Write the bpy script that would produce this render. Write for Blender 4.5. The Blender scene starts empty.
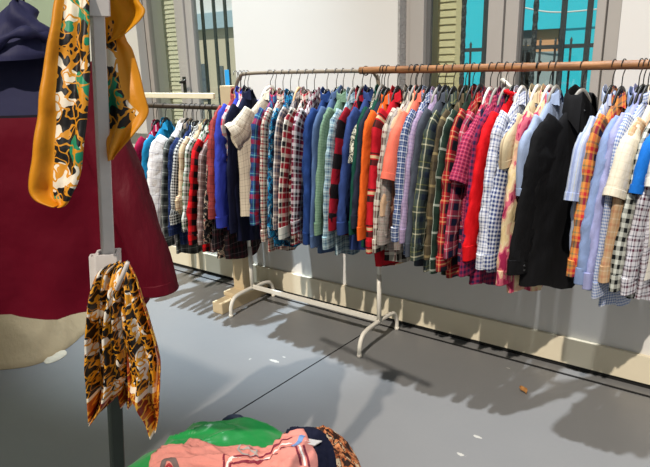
import bpy, bmesh, math, random
from mathutils import Vector, Matrix, noise

S = bpy.context.scene
COL = S.collection
PI = math.pi

# ------------------------------------------------------------------ camera
FPX, CX, CY, HC = 587.0, 325.0, 233.5, 1.55
dn = Vector((55, 2060, FPX)).normalized()
xn = Vector((-827, -145, FPX)); xn = (xn - dn * xn.dot(dn)).normalized()
AX = -xn; AZ = -dn; AY = AZ.cross(AX)          # world axes written in camera axes (x right, y down, z forward)
RW = Matrix((AX, AY, AZ))                      # camera -> world
right, down, fwd = RW.col[0], RW.col[1], RW.col[2]
cam_d = bpy.data.cameras.new('camera'); cam = bpy.data.objects.new('camera', cam_d); COL.objects.link(cam)
cam_d.sensor_width = 36; cam_d.lens = FPX / 650 * 36; cam_d.clip_start = .05
M3 = Matrix((right, -down, -fwd)).transposed()
cam.matrix_world = Matrix.Translation((0, 0, HC)) @ M3.to_4x4()
S.camera = cam

# ------------------------------------------------------------------ light and exposure
S.view_settings.view_transform = 'Standard'; S.view_settings.look = 'None'
S.view_settings.gamma = 1; S.view_settings.use_curve_mapping = False
S.view_settings.exposure = 0.0
W = bpy.data.worlds.new('world'); S.world = W; W.use_nodes = True
W.node_tree.nodes['Background'].inputs[0].default_value = (.88, .95, 1.0, 1)
W.node_tree.nodes['Background'].inputs[1].default_value = .36
def sun(name, elev, azim, strength, col, ang):
    l = bpy.data.lights.new(name, 'SUN'); l.energy = strength; l.color = col; l.angle = math.radians(ang)
    o = bpy.data.objects.new(name, l); COL.objects.link(o)
    e, a = math.radians(elev), math.radians(azim)
    d = Vector((math.sin(a) * math.cos(e), math.cos(a) * math.cos(e), -math.sin(e)))
    o.rotation_euler = d.to_track_quat('-Z', 'Y').to_euler(); o.location = -d * 12
    return o
sun('low_sunlight', 47, -12, 3.25, (1, .9, .78), .9)
def spot(name, loc, target, power, col, size, rad, blend=.4):
    l = bpy.data.lights.new(name, 'SPOT'); l.energy = power; l.color = col; l.spot_size = math.radians(size)
    l.spot_blend = blend; l.shadow_soft_size = rad
    o = bpy.data.objects.new(name, l); COL.objects.link(o); o.location = loc
    o.rotation_euler = (Vector(target) - Vector(loc)).to_track_quat('-Z', 'Y').to_euler()
    return o
spot('high_ceiling_lamp', (-2.9, 2.15, 7.5), (-2.75, 2.65, 0), 5000, (.74, .88, 1), 24, .1, 1)
spot('high_ceiling_lamp', (-.75, 2.15, 7.5), (-.75, 2.6, 0), 2700, (.92, .96, 1), 27, .1, 1)

# ------------------------------------------------------------------ helpers
def ray(px, py): return RW @ Vector(((px - CX) / FPX, (py - CY) / FPX, 1))
def at_y(px, py, y): r = ray(px, py); return Vector((0, 0, HC)) + r * (y / r.y)
def at_z(px, py, z): r = ray(px, py); return Vector((0, 0, HC)) + r * ((z - HC) / r.z)
def at_d(px, py, d): return Vector((0, 0, HC)) + ray(px, py) * d

def lin(h):
    h = h.lstrip('#'); o = []
    for k in (0, 2, 4):
        c = int(h[k:k + 2], 16) / 255
        o.append(c / 12.92 if c <= .04045 else ((c + .055) / 1.055) ** 2.4)
    return (*o, 1)

class NT:
    def __init__(s, name):
        s.m = bpy.data.materials.new(name); s.m.use_nodes = True; s.t = s.m.node_tree
        s.b = s.t.nodes['Principled BSDF']
    def n(s, ty, **k):
        x = s.t.nodes.new(ty)
        for a, v in k.items(): setattr(x, a, v)
        return x
    def l(s, a, b): s.t.links.new(a, b)
    def math(s, op, a, b=None, c=None):
        x = s.n('ShaderNodeMath', operation=op)
        for i, v in enumerate((a, b, c)):
            if v is None: continue
            if isinstance(v, (int, float)): x.inputs[i].default_value = v
            else: s.l(v, x.inputs[i])
        return x.outputs[0]
    def mix(s, f, a, b):
        x = s.n('ShaderNodeMix', data_type='RGBA')
        for i, v in ((0, f), (6, a), (7, b)):
            if isinstance(v, (int, float, tuple)): x.inputs[i].default_value = v
            else: s.l(v, x.inputs[i])
        return x.outputs[2]
    def noise(s, vec, scale, detail=2, rough=.5):
        x = s.n('ShaderNodeTexNoise'); x.inputs['Scale'].default_value = scale
        x.inputs['Detail'].default_value = detail; x.inputs['Roughness'].default_value = rough
        if vec is not None: s.l(vec, x.inputs['Vector'])
        return x.outputs['Fac']
    def bump(s, h, strength, dist):
        x = s.n('ShaderNodeBump'); x.inputs['Strength'].default_value = strength; x.inputs['Distance'].default_value = dist
        s.l(h, x.inputs['Height']); s.l(x.outputs[0], s.b.inputs['Normal'])
    def obj(s): return s.n('ShaderNodeTexCoord').outputs['Object']
    def uv(s, name='UVMap'): return s.n('ShaderNodeUVMap', uv_map=name).outputs[0]

def plain(name, hexc, rough=.5, metal=0, var=.08, scale=8, bump=0, bscale=40, bdist=.003, spec=.5):
    k = NT(name); c = lin(hexc)
    nz = k.noise(k.obj(), scale, 3)
    k.l(k.mix(nz, tuple(v * (1 - var) for v in c[:3]) + (1,), tuple(min(1, v * (1 + var)) for v in c[:3]) + (1,)), k.b.inputs['Base Color'])
    k.b.inputs['Roughness'].default_value = rough; k.b.inputs['Metallic'].default_value = metal
    k.b.inputs['Specular IOR Level'].default_value = spec
    if bump: k.bump(k.noise(k.obj(), bscale, 3), bump, bdist)
    return k.m

def finish_cloth(k, col, rough=.85, wr=.35):
    k.l(k.mix(.2, col, (.0, .0, .0, 1)), k.b.inputs['Base Color']); k.b.inputs['Roughness'].default_value = rough
    k.b.inputs['Specular IOR Level'].default_value = .2
    mp = k.n('ShaderNodeMapping'); mp.inputs['Scale'].default_value = (42, 42, 13); k.l(k.obj(), mp.inputs[0])
    k.bump(k.noise(mp.outputs[0], 1, 3, .55), wr, .012)
    return k.m

def ramp(k, fac, base, stripes):
    """stripes: (start, end, hex) of one repeat; the rest is base"""
    r = k.n('ShaderNodeValToRGB'); r.color_ramp.interpolation = 'CONSTANT'
    pts = [(0.0, base)]
    for a, b, c in sorted(stripes): pts += [(a, c), (b, base)]
    d = {}
    for p, c in pts: d[round(p, 4)] = c
    pts = sorted(d.items())
    el = r.color_ramp.elements
    while len(el) < len(pts): el.new(1)
    while len(el) > len(pts): el.remove(el[-1])
    for e, (p, c) in zip(el, pts): e.position = p; e.color = lin(c)
    k.l(fac, r.inputs[0]); return r.outputs[0]

def tartan(name, base, stripes, period, weft=None, wbase=None, wperiod=None, balance=.5, ang=0):
    k = NT(name); uv = k.uv()
    if ang:
        mp = k.n('ShaderNodeMapping'); mp.inputs['Rotation'].default_value[2] = math.radians(ang); k.l(uv, mp.inputs[0]); uv = mp.outputs[0]
    sp = k.n('ShaderNodeSeparateXYZ'); k.l(uv, sp.inputs[0])
    fu = k.math('FRACT', k.math('ADD', k.math('DIVIDE', sp.outputs[0], period), 40))
    fv = k.math('FRACT', k.math('ADD', k.math('DIVIDE', sp.outputs[1], wperiod or period), 40))
    cu = ramp(k, fu, base, stripes)
    cv = ramp(k, fv, wbase or base, stripes if weft is None else weft)
    return finish_cloth(k, k.mix(balance, cu, cv))

def solid(name, hexc, rough=.85, var=.1, wr=.35):
    k = NT(name); c = lin(hexc); nz = k.noise(k.obj(), 14, 3)
    return finish_cloth(k, k.mix(nz, tuple(v * (1 - var) for v in c[:3]) + (1,), tuple(min(1, v * (1 + var)) for v in c[:3]) + (1,)), rough, wr)

def blotchy(name, cols, scale, rough=.85, stretch=(1, 1, 1)):
    """printed cloth: patches of several colours"""
    k = NT(name); mp = k.n('ShaderNodeMapping'); mp.inputs['Scale'].default_value = stretch; k.l(k.uv(), mp.inputs[0])
    nz = k.noise(mp.outputs[0], scale, 3, .6)
    st = [(.36 + .28 * i / len(cols), 1 if i == len(cols) - 1 else .36 + .28 * (i + 1) / len(cols), c) for i, c in enumerate(cols)]
    return finish_cloth(k, ramp(k, nz, cols[0], st[1:]), rough)

def new_obj(name, bm, mat, parent=None, smooth=True, loc=None):
    bmesh.ops.recalc_face_normals(bm, faces=bm.faces)
    me = bpy.data.meshes.new(name); bm.to_mesh(me); bm.free()
    if smooth:
        for p in me.polygons: p.use_smooth = True
    for m in (mat if isinstance(mat, (list, tuple)) else [mat]): me.materials.append(m)
    o = bpy.data.objects.new(name, me); COL.objects.link(o)
    if parent: o.parent = parent
    if loc is not None: o.location = loc
    return o

def tag(o, label=None, cat=None, group=None, kind=None):
    if label: o['label'] = label
    if cat: o['category'] = cat
    if group: o['group'] = group
    if kind: o['kind'] = kind
    return o

def empty(name, loc, rz=0, label=None, cat=None, group=None):
    o = bpy.data.objects.new(name, None); COL.objects.link(o); o.location = loc; o.rotation_euler = (0, 0, rz)
    o.empty_display_size = .05
    return tag(o, label, cat, group)

def bx(bm, x0, x1, y0, y1, z0, z1):
    v = [bm.verts.new((x, y, z)) for z in (z0, z1) for y in (y0, y1) for x in (x0, x1)]
    for f in ((0, 1, 3, 2), (4, 6, 7, 5), (0, 4, 5, 1), (1, 5, 7, 3), (3, 7, 6, 2), (2, 6, 4, 0)):
        bm.faces.new([v[i] for i in f])
    return v

def box(name, x0, x1, y0, y1, z0, z1, mat, parent=None, bev=.004):
    bm = bmesh.new(); bx(bm, x0, x1, y0, y1, z0, z1)
    if bev: bmesh.ops.bevel(bm, geom=list(bm.edges), offset=bev, segments=2, affect='EDGES', profile=.6)
    return new_obj(name, bm, mat, parent, smooth=False)

def smooth_path(pts, n=6):
    pts = [Vector(p) for p in pts]; out = []
    for i in range(len(pts) - 1):
        p0 = pts[max(i - 1, 0)]; p1 = pts[i]; p2 = pts[i + 1]; p3 = pts[min(i + 2, len(pts) - 1)]
        for k in range(n):
            t = k / n
            out.append(.5 * ((2 * p1) + (p2 - p0) * t + (2 * p0 - 5 * p1 + 4 * p2 - p3) * t * t + (3 * p1 - p0 - 3 * p2 + p3) * t ** 3))
    out.append(pts[-1]); return out

def tube(bm, pts, rad, n=8, cap=True):
    """rad: number or list"""
    pts = [Vector(p) for p in pts]; rings = []; ref = None
    for i, p in enumerate(pts):
        t = (pts[min(i + 1, len(pts) - 1)] - pts[max(i - 1, 0)]).normalized()
        if ref is None:
            ref = t.orthogonal().normalized()
        ref = (ref - t * ref.dot(t)).normalized(); b = t.cross(ref)
        r = rad[i] if isinstance(rad, (list, tuple)) else rad
        rings.append([bm.verts.new(p + ref * r * math.cos(2 * PI * k / n) + b * r * math.sin(2 * PI * k / n)) for k in range(n)])
    for a, c in zip(rings, rings[1:]):
        for k in range(n): bm.faces.new((a[k], a[(k + 1) % n], c[(k + 1) % n], c[k]))
    if cap:
        bm.faces.new(rings[0][::-1]); bm.faces.new(rings[-1])

def tube_obj(name, pts, rad, mat, parent=None, n=10):
    bm = bmesh.new(); tube(bm, pts, rad, n); return new_obj(name, bm, mat, parent)

def grid_faces(bm, rows, uvl=None, uvs=None, wrap=False):
    """rows of verts; uvs same shape (+1 column when wrapped)"""
    for j in range(len(rows) - 1):
        n = len(rows[j])
        for i in range(n if wrap else n - 1):
            i2 = (i + 1) % n
            f = bm.faces.new((rows[j][i], rows[j][i2], rows[j + 1][i2], rows[j + 1][i]))
            if uvl is not None:
                for lp, (jj, ii) in zip(f.loops, ((j, i), (j, i + 1), (j + 1, i + 1), (j + 1, i))):
                    lp[uvl].uv = uvs[jj][ii]

# ------------------------------------------------------------------ materials of the place
def wall_paint(name, hexc):
    k = NT(name); c = lin(hexc)
    k.l(k.mix(k.noise(k.obj(), 2.5, 4), tuple(v * .95 for v in c[:3]) + (1,), c), k.b.inputs['Base Color'])
    k.b.inputs['Roughness'].default_value = .75; k.bump(k.noise(k.obj(), 120, 3), .12, .002); return k.m
M_wall = wall_paint('white_wall_paint', '#dedcd8')
M_green_wall = wall_paint('pale_green_wall_paint', '#d3e6c4')
M_stone = plain('rough_grey_plaster', '#a5a3a0', .95, var=.35, scale=60, bump=.8, bscale=90, bdist=.01)
M_skirt = plain('cream_painted_board', '#e0d6bd', .55, var=.04, scale=3)
M_dark = plain('black_rubber_and_shade', '#0c0c0d', .8)
M_frame = plain('grey_painted_window_frame', '#a9a49e', .5, var=.04)
M_frame_d = plain('grey_window_seal', '#5b5b5a', .6)
M_cream_wood = plain('cream_painted_shutter', '#ebe6cd', .6, var=.06, scale=20)
M_yellow_shutter = plain('yellowed_shutter', '#eadfb2', .6, var=.08, scale=20)
M_metal_handle = plain('dark_handle_metal', '#4a4a48', .35, .8)
M_iron = plain('dark_wrought_iron', '#474f53', .6, .4, var=.2)
M_white_metal = plain('cream_white_lacquered_steel', '#ded9cd', .35, var=.03)
M_pine = plain('pale_pine', '#c8b491', .6, var=.12, scale=14)
M_beam = plain('cream_pine_rail', '#efe3c4', .55, var=.06, scale=12)
M_brown_rail = plain('dark_brown_rail', '#3d3022', .6, var=.2, scale=30)
def rod_wood():
    k = NT('weathered_wooden_rod'); o = k.obj()
    mp = k.n('ShaderNodeMapping'); mp.inputs['Scale'].default_value = (5, 60, 60); k.l(o, mp.inputs[0])
    r = k.n('ShaderNodeValToRGB'); e = r.color_ramp.elements
    e[0].position = .3; e[0].color = lin('#5f3a20'); e[1].position = .7; e[1].color = lin('#ad7a4c')
    k.l(k.noise(mp.outputs[0], 1.2, 5, .65), r.inputs[0]); k.l(r.outputs[0], k.b.inputs['Base Color'])
    k.b.inputs['Roughness'].default_value = .55; k.bump(k.noise(o, 70, 3), .4, .004); return k.m
M_rod = rod_wood()
M_steel = plain('brushed_steel_tube', '#dcd6d2', .4, .0, var=.12, scale=30)
M_steel_d = plain('dark_green_grey_tube', '#3c4440', .5, .6, var=.15, scale=20)
M_glass = None
def glass():
    k = NT('window_glass'); t = k.t; t.nodes.remove(k.b)
    tr = k.n('ShaderNodeBsdfTransparent'); tr.inputs[0].default_value = (.93, .96, .95, 1)
    gl = k.n('ShaderNodeBsdfGlossy'); gl.inputs['Roughness'].default_value = .03
    mx = k.n('ShaderNodeMixShader'); mx.inputs[0].default_value = .06
    k.l(tr.outputs[0], mx.inputs[1]); k.l(gl.outputs[0], mx.inputs[2]); k.l(mx.outputs[0], t.nodes['Material Output'].inputs[0]); return k.m
M_glass = glass()

def floor_mat():
    k = NT('grey_epoxy_floor'); pos = k.n('ShaderNodeNewGeometry').outputs['Position']
    col = k.mix(k.noise(pos, 1.3, 4, .6), lin('#727374'), lin('#7d7c7b'))
    col = k.mix(k.math('MULTIPLY', k.noise(pos, 55, 3), .25), col, lin('#6d6e70'))
    nz = k.noise(pos, 28, 4, .7)
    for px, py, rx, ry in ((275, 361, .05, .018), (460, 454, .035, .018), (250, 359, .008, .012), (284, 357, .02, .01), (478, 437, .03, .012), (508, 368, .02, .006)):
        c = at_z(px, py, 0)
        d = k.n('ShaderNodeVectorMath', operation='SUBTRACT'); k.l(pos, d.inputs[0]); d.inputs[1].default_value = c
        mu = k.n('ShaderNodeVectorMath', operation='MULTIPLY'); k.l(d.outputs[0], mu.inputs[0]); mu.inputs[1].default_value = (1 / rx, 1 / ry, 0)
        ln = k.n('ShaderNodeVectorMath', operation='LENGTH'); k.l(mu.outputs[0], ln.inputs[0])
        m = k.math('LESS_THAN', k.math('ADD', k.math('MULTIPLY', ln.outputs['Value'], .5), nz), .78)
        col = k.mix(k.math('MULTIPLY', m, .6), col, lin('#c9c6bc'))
    k.l(col, k.b.inputs['Base Color'])
    k.l(k.math('ADD', k.math('MULTIPLY', k.noise(pos, 6, 4), .16), .3), k.b.inputs['Roughness'])
    k.b.inputs['Specular IOR Level'].default_value = .5
    k.bump(k.noise(pos, 5, 3), .08, .01); return k.m
M_floor = floor_mat()

# ------------------------------------------------------------------ the setting
WY = 2.965                                     # room face of the back wall
WT = .26                                       # its thickness
def struct(o): o['kind'] = 'structure'; return o
struct(box('floor', -4.9, 2.2, -1.5, 3.25, -.12, 0, M_floor, bev=0))
w1 = (-3.93, -2.91, 1.0, 2.75); w2 = (-1.67, -.56, 1.02, 2.75)
def back_wall():
    bm = bmesh.new(); x0, x1, zt = -4.9, 2.2, 3.3
    for a, b, c, d in ((x0, w1[0], 0, zt), (w1[1], w2[0], 0, zt), (w2[1], x1, 0, zt)):
        bx(bm, a, b, WY, WY + WT, c, d)
    for w in (w1, w2):
        bx(bm, w[0], w[1], WY, WY + WT, 0, w[2]); bx(bm, w[0], w[1], WY, WY + WT, w[3], zt)
    return struct(new_obj('wall_back', bm, M_wall, smooth=False))
back_wall()
struct(box('wall_left', -4.9, -4.72, -1.5, WY, 0, 3.3, M_green_wall, bev=0))
def front_light_block():  # unseen stepped wall added to keep sun and sky off the foreground floor
    bm = bmesh.new(); bx(bm, -4.9, -1.3, -1.7, -1.5, 0, 3.75); bx(bm, -1.3, 2.2, -1.7, -1.5, 0, 2.6)
    return struct(new_obj('wall_front_light_block', bm, M_wall, smooth=False))
front_light_block()
struct(box('baseboard_back', -4.7, 2.2, WY - .022, WY - .001, .028, .172, M_skirt, bev=.003))
struct(box('gap_shade_strip', -4.7, 2.2, WY - .008, WY - .001, .001, .027, M_dark, bev=0))  # black strip standing in for the shade in the gap below the baseboard
struct(box('trim_2', -4.7, 2.2, 2.872, 2.882, .0005, .006, M_dark, bev=.001))
def seam():
    a, b = Vector((-1.86, .2, 0)), Vector((-1.742, 2.87, 0))
    bm = bmesh.new(); n = Vector((1, -.044, 0)) * .0035
    vs = [bm.verts.new(p + Vector((0, 0, z))) for z in (.0004, .0016) for p in (a - n, a + n, b + n, b - n)]
    for f in ((0, 1, 2, 3), (4, 5, 6, 7), (0, 1, 5, 4), (1, 2, 6, 5), (2, 3, 7, 6), (3, 0, 4, 7)): bm.faces.new([vs[i] for i in f])
    return struct(new_obj('trim_3', bm, M_dark, smooth=False))
seam()

def louvres(name, x0, x1, y, z0, z1, pitch, mat, parent):
    """a shutter leaf: stiles, rails and tilted slats in one leaf"""
    bm = bmesh.new(); s = .035
    bx(bm, x0, x0 + s, y, y + .03, z0, z1); bx(bm, x1 - s, x1, y, y + .03, z0, z1)
    bx(bm, x0 + s, x1 - s, y, y + .03, z0, z0 + .06); bx(bm, x0 + s, x1 - s, y, y + .03, z1 - .06, z1)
    z = z0 + .06
    while z < z1 - .08:
        v = bx(bm, x0 + s, x1 - s, y + .002, y + .008, z, z + pitch * 1.12)
        for q in v:
            if q.co.z < z + pitch * .5: q.co.y += .0
            else: q.co.y += .012
        z += pitch
    return new_obj(name, bm, mat, parent, smooth=False)

def bar(name, x, y, z0, z1, r, mat, parent, twist=False):
    bm = bmesh.new()
    if twist:
        n = 90; rows = []
        for j in range(n + 1):
            z = z0 + (z1 - z0) * j / n; a = z * 55
            rows.append([bm.verts.new((x + r * math.cos(a + PI / 2 * k) * (1.25), y + r * math.sin(a + PI / 2 * k) * 1.25, z)) for k in range(4)])
        for p, q in zip(rows, rows[1:]):
            for k in range(4): bm.faces.new((p[k], p[(k + 1) % 4], q[(k + 1) % 4], q[k]))
        return new_obj(name, bm, mat, parent, smooth=False)
    bx(bm, x - r, x + r, y - r, y + r, z0, z1)
    return new_obj(name, bm, mat, parent, smooth=False)

def X(px, y, py=40): return at_y(px, py, y).x

# first window: reveal lining, two casements, a folded shutter behind the left one
def window_one():
    r = struct(empty('window_1', (0, 0, 0)))
    x0, x1, z0, z1 = w1; y = WY + .10
    box('window_sill', x0, x1, WY - .02, WY + .1, z0 - .03, z0, M_frame, r)
    box('window_frame', x0, X(147, y), y - .03, y + .05, z0, z1, M_frame_d, r)
    box('window_frame', x1 - .03, x1, y - .03, y + .05, z0, z1, M_frame_d, r)
    a, b, c = X(147, y), X(181, y), X(196, y)
    box('casement_stile', a, a + .06, y - .02, y + .03, z0, z1, M_frame, r)
    box('casement_stile', b - .008, b + (c - b) * .55, y - .035, y + .03, z0, z1, M_frame, r)
    box('casement_stile', b + (c - b) * .57, c, y - .02, y + .03, z0, z1, M_frame, r)
    for p, q in ((a, c), (c, x1 - .03)):
        box('casement_rail', p + .06, q, y - .02, y + .03, z0, z0 + .09, M_frame, r)
    box('pane', a + .06, b, y + .004, y + .008, z0 + .09, z1, M_glass, r, bev=0)
    box('pane', c, x1 - .03, y + .004, y + .008, z0 + .09, z1, M_glass, r, bev=0)
    h = X(184.5, y - .04, 85); hz = at_y(186, 85, y - .04).z
    box('handle_plate', h - .016, h + .016, y - .042, y - .033, hz - .06, hz + .06, M_metal_handle, r, .002)
    tube_obj('window_handle', [(h, y - .04, hz + .02), (h, y - .08, hz + .02), (h + .02, y - .088, hz + .022), (h + .07, y - .088, hz + .035)], .009, M_metal_handle, r)
    ys = WY + WT + .01
    louvres('shutter', X(153, ys) - .08, X(162, ys), ys, z0, z1, .045, M_cream_wood, r)
    louvres('shutter', X(162.6, ys), X(182, ys), ys, z0, z1, .034, M_cream_wood, r)
    yb = WY + WT - .04
    g = empty('window_grille', (0, 0, 0), 0, 'dark iron security bars behind the right pane of the left window', 'window bars')
    for px in (204.5, 216, 227): bar('bar', X(px, yb), yb, z0, z1, .009, M_iron, g)
    bm = bmesh.new(); bx(bm, x0, x1, yb - .004, yb + .004, z0 + .1, z0 + .13); new_obj('cross_bar', bm, M_iron, g, smooth=False)
    s = at_y(227, 78, y - .035)
    st = box('blue_sticker', s.x - .022, s.x + .02, y - .034, y - .031, s.z - .05, s.z + .055, plain('blue_paper', '#2f9fe0', .6), r, bev=.001)
    tag(st, 'small bright blue sticker on the window jamb')
window_one()

def window_two():
    r = struct(empty('window_2', (0, 0, 0)))
    x0, x1, z0, z1 = w2; y = WY + .10
    box('window_reveal', x0 + .0005, x0 + .012, WY + .001, WY + WT, z0, z1, M_stone, r, bev=0)
    box('window_sill', x0 + .013, x1, WY - .015, WY + .1, z0 - .03, z0, M_frame, r)
    xs = [X(p, y) for p in (408, 427, 431, 490, 505, 507, 522, 596, 618)]
    box('window_frame', x0 + .013, xs[0] + .03, y - .03, y + .05, z0, z1, M_frame, r)
    box('casement_stile', xs[0] + .033, xs[1], y - .045, y + .03, z0, z1, M_frame, r)
    box('glazing_bead', xs[1], xs[2], y - .012, y + .02, z0, z1, M_frame_d, r)
    box('casement_stile', xs[3], xs[4], y - .045, y + .03, z0, z1, M_frame, r)
    box('seal_strip', xs[4], xs[5], y - .02, y + .02, z0, z1, M_frame_d, r, bev=0)
    box('casement_stile', xs[5], xs[6] - .01, y - .045, y + .03, z0, z1, M_frame, r)
    box('glazing_bead', xs[6] - .01, xs[6], y - .012, y + .02, z0, z1, M_frame_d, r)
    box('casement_stile', xs[7], x1 - .075, y - .045, y + .03, z0, z1, M_frame, r)
    box('window_frame', x1 - .07, x1 - .001, y - .03, y + .05, z0, z1, M_frame, r)
    for p, q in ((xs[2], xs[3]), (xs[6], xs[7])):
        box('casement_rail', p, q, y - .04, y + .03, z0, z0 + .1, M_frame, r)
        box('pane', p, q, y + .002, y + .006, z0 + .1, z1, M_glass, r, bev=0)
    hz = at_y(505, 80, y - .05)
    box('handle_plate', hz.x - .018, hz.x + .018, y - .054, y - .046, hz.z - .07, hz.z + .07, M_frame, r, .002)
    tube_obj('window_handle', [(hz.x, y - .05, hz.z), (hz.x, y - .09, hz.z), (hz.x + .02, y - .1, hz.z - .01), (hz.x + .09, y - .1, hz.z - .07)], .011, plain('pale_handle', '#cfcabd', .3, .3), r)
    ys = WY + WT + .01
    louvres('shutter', X(432, ys), X(461, ys), ys, z0, z1, .04, M_yellow_shutter, r)
    yb = WY + WT - .04
    g = empty('window_grille', (0, 0, 0), 0, 'dark iron security bars, two of them twisted, behind the right window', 'window bars')
    for px, tw in ((463, 1), (485, 0), (534, 1), (562, 0), (587.5, 0)): bar('bar', X(px, yb), yb, z0, z1, .0115, M_iron, g, tw)
    bm = bmesh.new(); bx(bm, x0 + .02, x1, yb - .004, yb + .004, z0 + .1, z0 + .13); new_obj('cross_bar', bm, M_iron, g, smooth=False)
window_two()

# ------------------------------------------------------------------ outside the windows
def outside():
    M_cyan = plain('cyan_painted_wall', '#35dcf5', .7, var=.04, scale=2)
    M_peach = plain('peach_wall', '#e8b083', .8, var=.05)
    M_grey = plain('grey_wall', '#767a7d', .8, var=.08)
    M_lgrey = plain('pale_blue_grey_wall', '#a9bcc0', .8, var=.05)
    M_pale = plain('pale_cream_wall', '#cfcab4', .8, var=.05)
    M_sky = plain('pale_blue_gutter', '#a8c8d8', .6)
    struct(box('ground', -14, 4, WY + WT, 10, -.12, -.02, plain('grey_pavement', '#8b8a86', .9, var=.1), bev=0))
    b = empty('building', (-2.2, 7, 0), 0, 'cyan building with a peach and grey ground floor seen through the right window', 'building')
    Y = 7.0
    def p(name, xa, ya, xb, yb, m, dy=0., th=.2):
        A = at_y(xa, ya, Y); B = at_y(xb, yb, Y)
        o = box(name, min(A.x, B.x) + 2.2, max(A.x, B.x) + 2.2, dy, dy + th, max(0, min(A.z, B.z)), max(A.z, B.z), m, b, bev=0); return o
    p('upper_wall', 440, -60, 660, 23, M_cyan, -.1)
    p('peach_wall', 516, 23, 557, 52, M_peach)
    p('grey_wall', 553, 22, 650, 62, M_grey, .02)
    p('base_wall', 505, 53, 650, 330, M_lgrey, -.02)
    p('cyan_post', 577, -40, 582, 330, M_cyan, -.25, .12)
    p('side_wall', 400, 24, 516, 330, M_grey, -.02)
    p('cyan_pillar', 471, -40, 491, 330, M_cyan, -.3)
    p('dark_louvre', 450, -60, 471.5, 20, plain('dark_slats', '#4a5356', .7), -.3)
    p('window_ledge', 516, 46, 530, 49, plain('ochre_ledge', '#d9a24a', .7), -.05)
    A = at_y(505, 3, Y - .4); B = at_y(600, 9, Y - .4); m = (A + B) / 2 - Vector((0, 0, .06))
    tag(tube_obj('cable', smooth_path([A, m, B]), .008, plain('white_cable', '#e8ecec', .6)), 'white overhead cable drooping in front of the cyan building', 'cable')
    # railing
    Yr = 4.9; zr = at_y(560, 44.5, Yr).z; zt = at_y(560, 37, Yr).z
    g = empty('railing', (-1.5, Yr, 0), 0, 'thin dark iron picket railing outside the right window', 'railing')
    box('top_rail', -1.8, 1.2, -.012, .012, zr - .03, zr, M_iron, g, bev=0)
    box('bottom_rail', -1.8, 1.2, -.012, .012, .1, .13, M_iron, g, bev=0)
    x0 = X(471, Yr); k = 0
    while x0 + k * .115 < -.4:
        xx = x0 + k * .115 + 1.5
        bm = bmesh.new(); bx(bm, xx - .007, xx + .007, -.007, .007, -.02, zt - .03)
        r0 = [bm.verts.new((xx + a, c, zt - .03)) for a, c in ((-.011, -.008), (.011, -.008), (.011, .008), (-.011, .008))]
        tp = bm.verts.new((xx, 0, zt))
        for q in range(4): bm.faces.new((r0[q], r0[(q + 1) % 4], tp))
        bm.faces.new(r0[::-1]); new_obj('picket', bm, M_iron, g, smooth=False); k += 1
    h = empty('building', (-6.4, 7, 0), 0, 'pale cream house with a light blue gutter seen through the left window', 'building')
    def q(name, xa, ya, xb, yb, m, dy=0., th=.2):
        A = at_y(xa, ya, Y); B = at_y(xb, yb, Y)
        box(name, min(A.x, B.x) + 6.4, max(A.x, B.x) + 6.4, dy, dy + th, max(0, min(A.z, B.z)), max(A.z, B.z), m, h, bev=0)
    q('wall', 130, -60, 270, 340, M_pale)
    q('upper_wall', 190, -60, 240, 15, plain('white_upper_wall', '#e9eef0', .8), -.04)
    q('gutter', 188, 16, 240, 27, M_sky, -.14, .14)
    q('window', 199, 64, 211, 100, plain('dim_house_window', '#5b6a76', .4), -.03, .05)
    q('window', 219, 66, 226, 100, plain('dim_house_window', '#5b6a76', .4), -.03, .05)
outside()

# ------------------------------------------------------------------ racks
RY = 2.67
def white_rack():
    r = empty('clothes_rack', (-2.11, RY, 0), 0, 'white tubular metal clothes rack with arched feet, in front of the wall', 'clothes rack')
    xl, xr = -.50, .50; R = .011; zt = 1.52
    tb = tube_obj('top_bar', smooth_path([(xl - .025, 0, 1.36), (xl - .022, 0, 1.43), (xl + .015, 0, 1.495), (xl + .09, 0, zt), (0, 0, zt + .003),
        (xr - .09, 0, zt), (xr - .02, 0, 1.5), (xr - .003, 0, 1.45), (xr, 0, 1.36)], 6), R, plain('beige_grey_steel', '#8f8170', .4, .3, var=.15, scale=40), r)
    tag(tb, 'beige grey top bar')  # top bar is a darker beige grey than the uprights
    tube_obj('upright', [(xl + .01, 0, .12), (xl, 0, .7), (xl - .025, 0, 1.37)], R + .001, M_white_metal, r)
    tube_obj('upright', [(xr, 0, .12), (xr, 0, .7), (xr, 0, 1.37)], R + .001, M_white_metal, r)
    for x in (xl + .01, xr):
        tube_obj('foot', smooth_path([(x, -.21, .012), (x, -.207, .06), (x, -.185, .105), (x, -.14, .128), (x, 0, .135), (x, .14, .128), (x, .185, .105), (x, .205, .06), (x, .208, .012)], 5), .0125, M_white_metal, r)
        for yy in (-.21, .208):
            bm = bmesh.new(); tube(bm, [(x, yy, .0), (x, yy, .018)], .0145, 10); new_obj('end_cap', bm, M_white_metal, r)
        tube_obj('leg_sleeve', [(x, 0, .12), (x, 0, .42)], .0135, M_white_metal, r)
    box('bottom_rail', xl + .01, xr, -.006, .006, .128, .158, M_white_metal, r, .003)
    return r
white_rack()

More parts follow.
